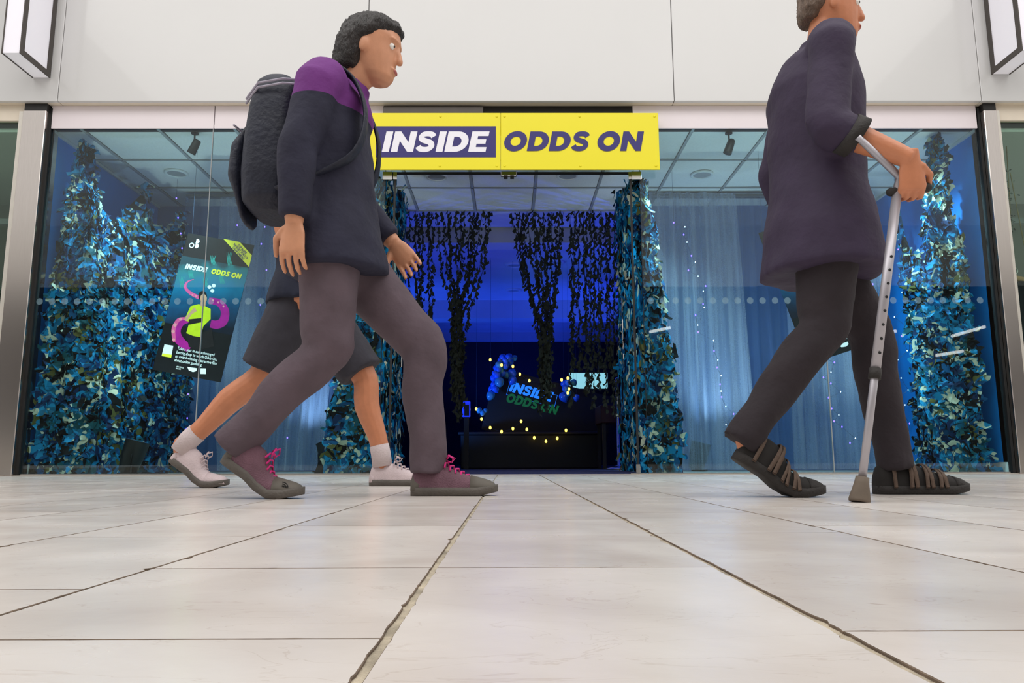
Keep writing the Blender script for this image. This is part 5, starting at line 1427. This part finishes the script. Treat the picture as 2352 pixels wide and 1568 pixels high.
shoe(pb_, V(-.455 + DX, BY2 + .085, 0), 0, .275, 0, M['whiteshoe'], M['whiteshoe'], M['sole'], 'trainer', M['whiteshoe'])
for (k_, a_) in ((JB['knR'], JB['anR']), (JB['knL'], JB['anL'])):
    q = MB(); q.tube([k_.lerp(a_, .80), k_.lerp(a_, .9), a_ + V(0, 0, -.02)], [.043, .043, .044], 14, (0, 1, 0)); q.build('sock', M['sock'], pb_, True)

# man with crutch
CYY = 2.45
hc = V(1.035, CYY, .925)
hnd = V(1.150, 2.175, .90)
JC = dict(hip=hc, chest=V(1.045, CYY, 1.33), neck=V(1.085, CYY, 1.515), head=V(1.125, CYY, 1.655), face=V(1, -.15, -.15), hup=V(.12, 0, 1),
 shR=V(1.035, CYY - .185, 1.435), elR=V(.975, CYY - .245, 1.12), wrR=V(1.185, 2.137, .985), handR=(V(.05, .12, -1), V(0, 1, .1), 1, .85),
 shL=V(1.055, CYY + .185, 1.435), elL=V(.985, CYY + .245, 1.14), wrL=V(1.06, CYY + .245, .91), handL=(V(.25, -.05, -1), V(.2, -1, 0), 1, .35),
 knR=V(.985, CYY - .09, .51), anR=V(.725, CYY - .09, .185), ftR=V(.845, CYY - .09, .065),
 knL=V(1.225, CYY + .085, .52), anL=V(1.265, CYY + .085, .11), ftL=V(1.40, CYY + .085, .045))
pc = person('tall man in dark plum jacket and sandals walking past the right window with a crutch', JC, dict(skin=M['skin2'], hair=M['hairgrey'], top=M['plum'], bottom=M['browntrouser']), HAIR_SHORT,
 dict(top='jacket', bottom='trousers', collar=True, sleeve=.7, hw=.09, group='passers-by', hem=-.22, loose=.028, bulk=1.02, tg=.024))
shoe(pc, V(.655, CYY - .09, 0), 0, .300, .58, M['sandaldark'], M['sandal'], M['soledark'], 'sandal')
shoe(pc, V(1.195, CYY + .085, 0), 0, .300, 0, M['sandaldark'], M['sandal'], M['soledark'], 'sandal')

cr = empty('crutch', (.937, 2.08, 0), 'grey forearm crutch with brown rubber foot held by the man in the plum jacket', 'crutch')
tip = V(.937, 2.08, 0); top = V(1.155, 2.17, .90); ax = (top - tip).normalized()
q = MB(); q.tube([tip, tip + ax * .006, tip + ax * .05, tip + ax * .068], [.027, .028, .019, .017], 18, (0, 1, 0)); q.build('rubber_foot', M['rubber'], cr, True)
q = MB(); q.tube([tip + ax * .055, tip + ax * .55], .0105, 16, (0, 1, 0)); q.build('lower_tube', M['crutch'], cr, True)
q = MB(); q.tube([tip + ax * .36, top], .0135, 16, (0, 1, 0)); up_t = q.build('upper_tube', M['crutch'], cr, True)
q = MB(); q.tube([tip + ax * .345, tip + ax * .375], [.0165, .0165], 16, (0, 1, 0)); q.build('locking_collar', M['soledark'], cr, True)
for i in range(8):
    c = tip + ax * (.42 + i * .042); q = MB(); q.tube([c + V(0, -.0128, 0), c + V(0, -.0145, 0)], .0042, 8, (1, 0, 0)); q.build('adjustment_hole', M['black'], up_t)
q = MB(); q.tube([top + V(-.02, 0, -.004), top + V(.088, .0, .010)], [.013, .0150], 12, (0, 1, 0), round_ends=True); q.build('hand_grip', M['soledark'], cr, True)
cuffc = JC['elR'].lerp(JC['wrR'], .30)
fa_ = (JC['elR'] - JC['wrR']).normalized()
q = MB(); q.tube([top, top + ax * .05, cuffc + V(-.01, -.058, -.03)], [.0135, .012, .010], 12, (0, 1, 0)); q.build('cuff_stem', M['crutch'], cr, True)
s1 = fa_.cross(V(0, 1, 0)).normalized(); s2 = fa_.cross(s1)
q = MB(); rings = []
for a_ in [math.radians(-140 + 280 * k / 14) for k in range(15)]:
    d_ = V(0, -1, 0) * math.cos(a_) + s1 * math.sin(a_)
    c1 = cuffc + d_ * .060; c2 = cuffc + d_ * .065
    rings.append([c1 - fa_ * .02, c2 - fa_ * .02, c2 + fa_ * .02, c1 + fa_ * .02])
q.loft(rings); q.build('forearm_cuff', M['soledark'], cr, True)
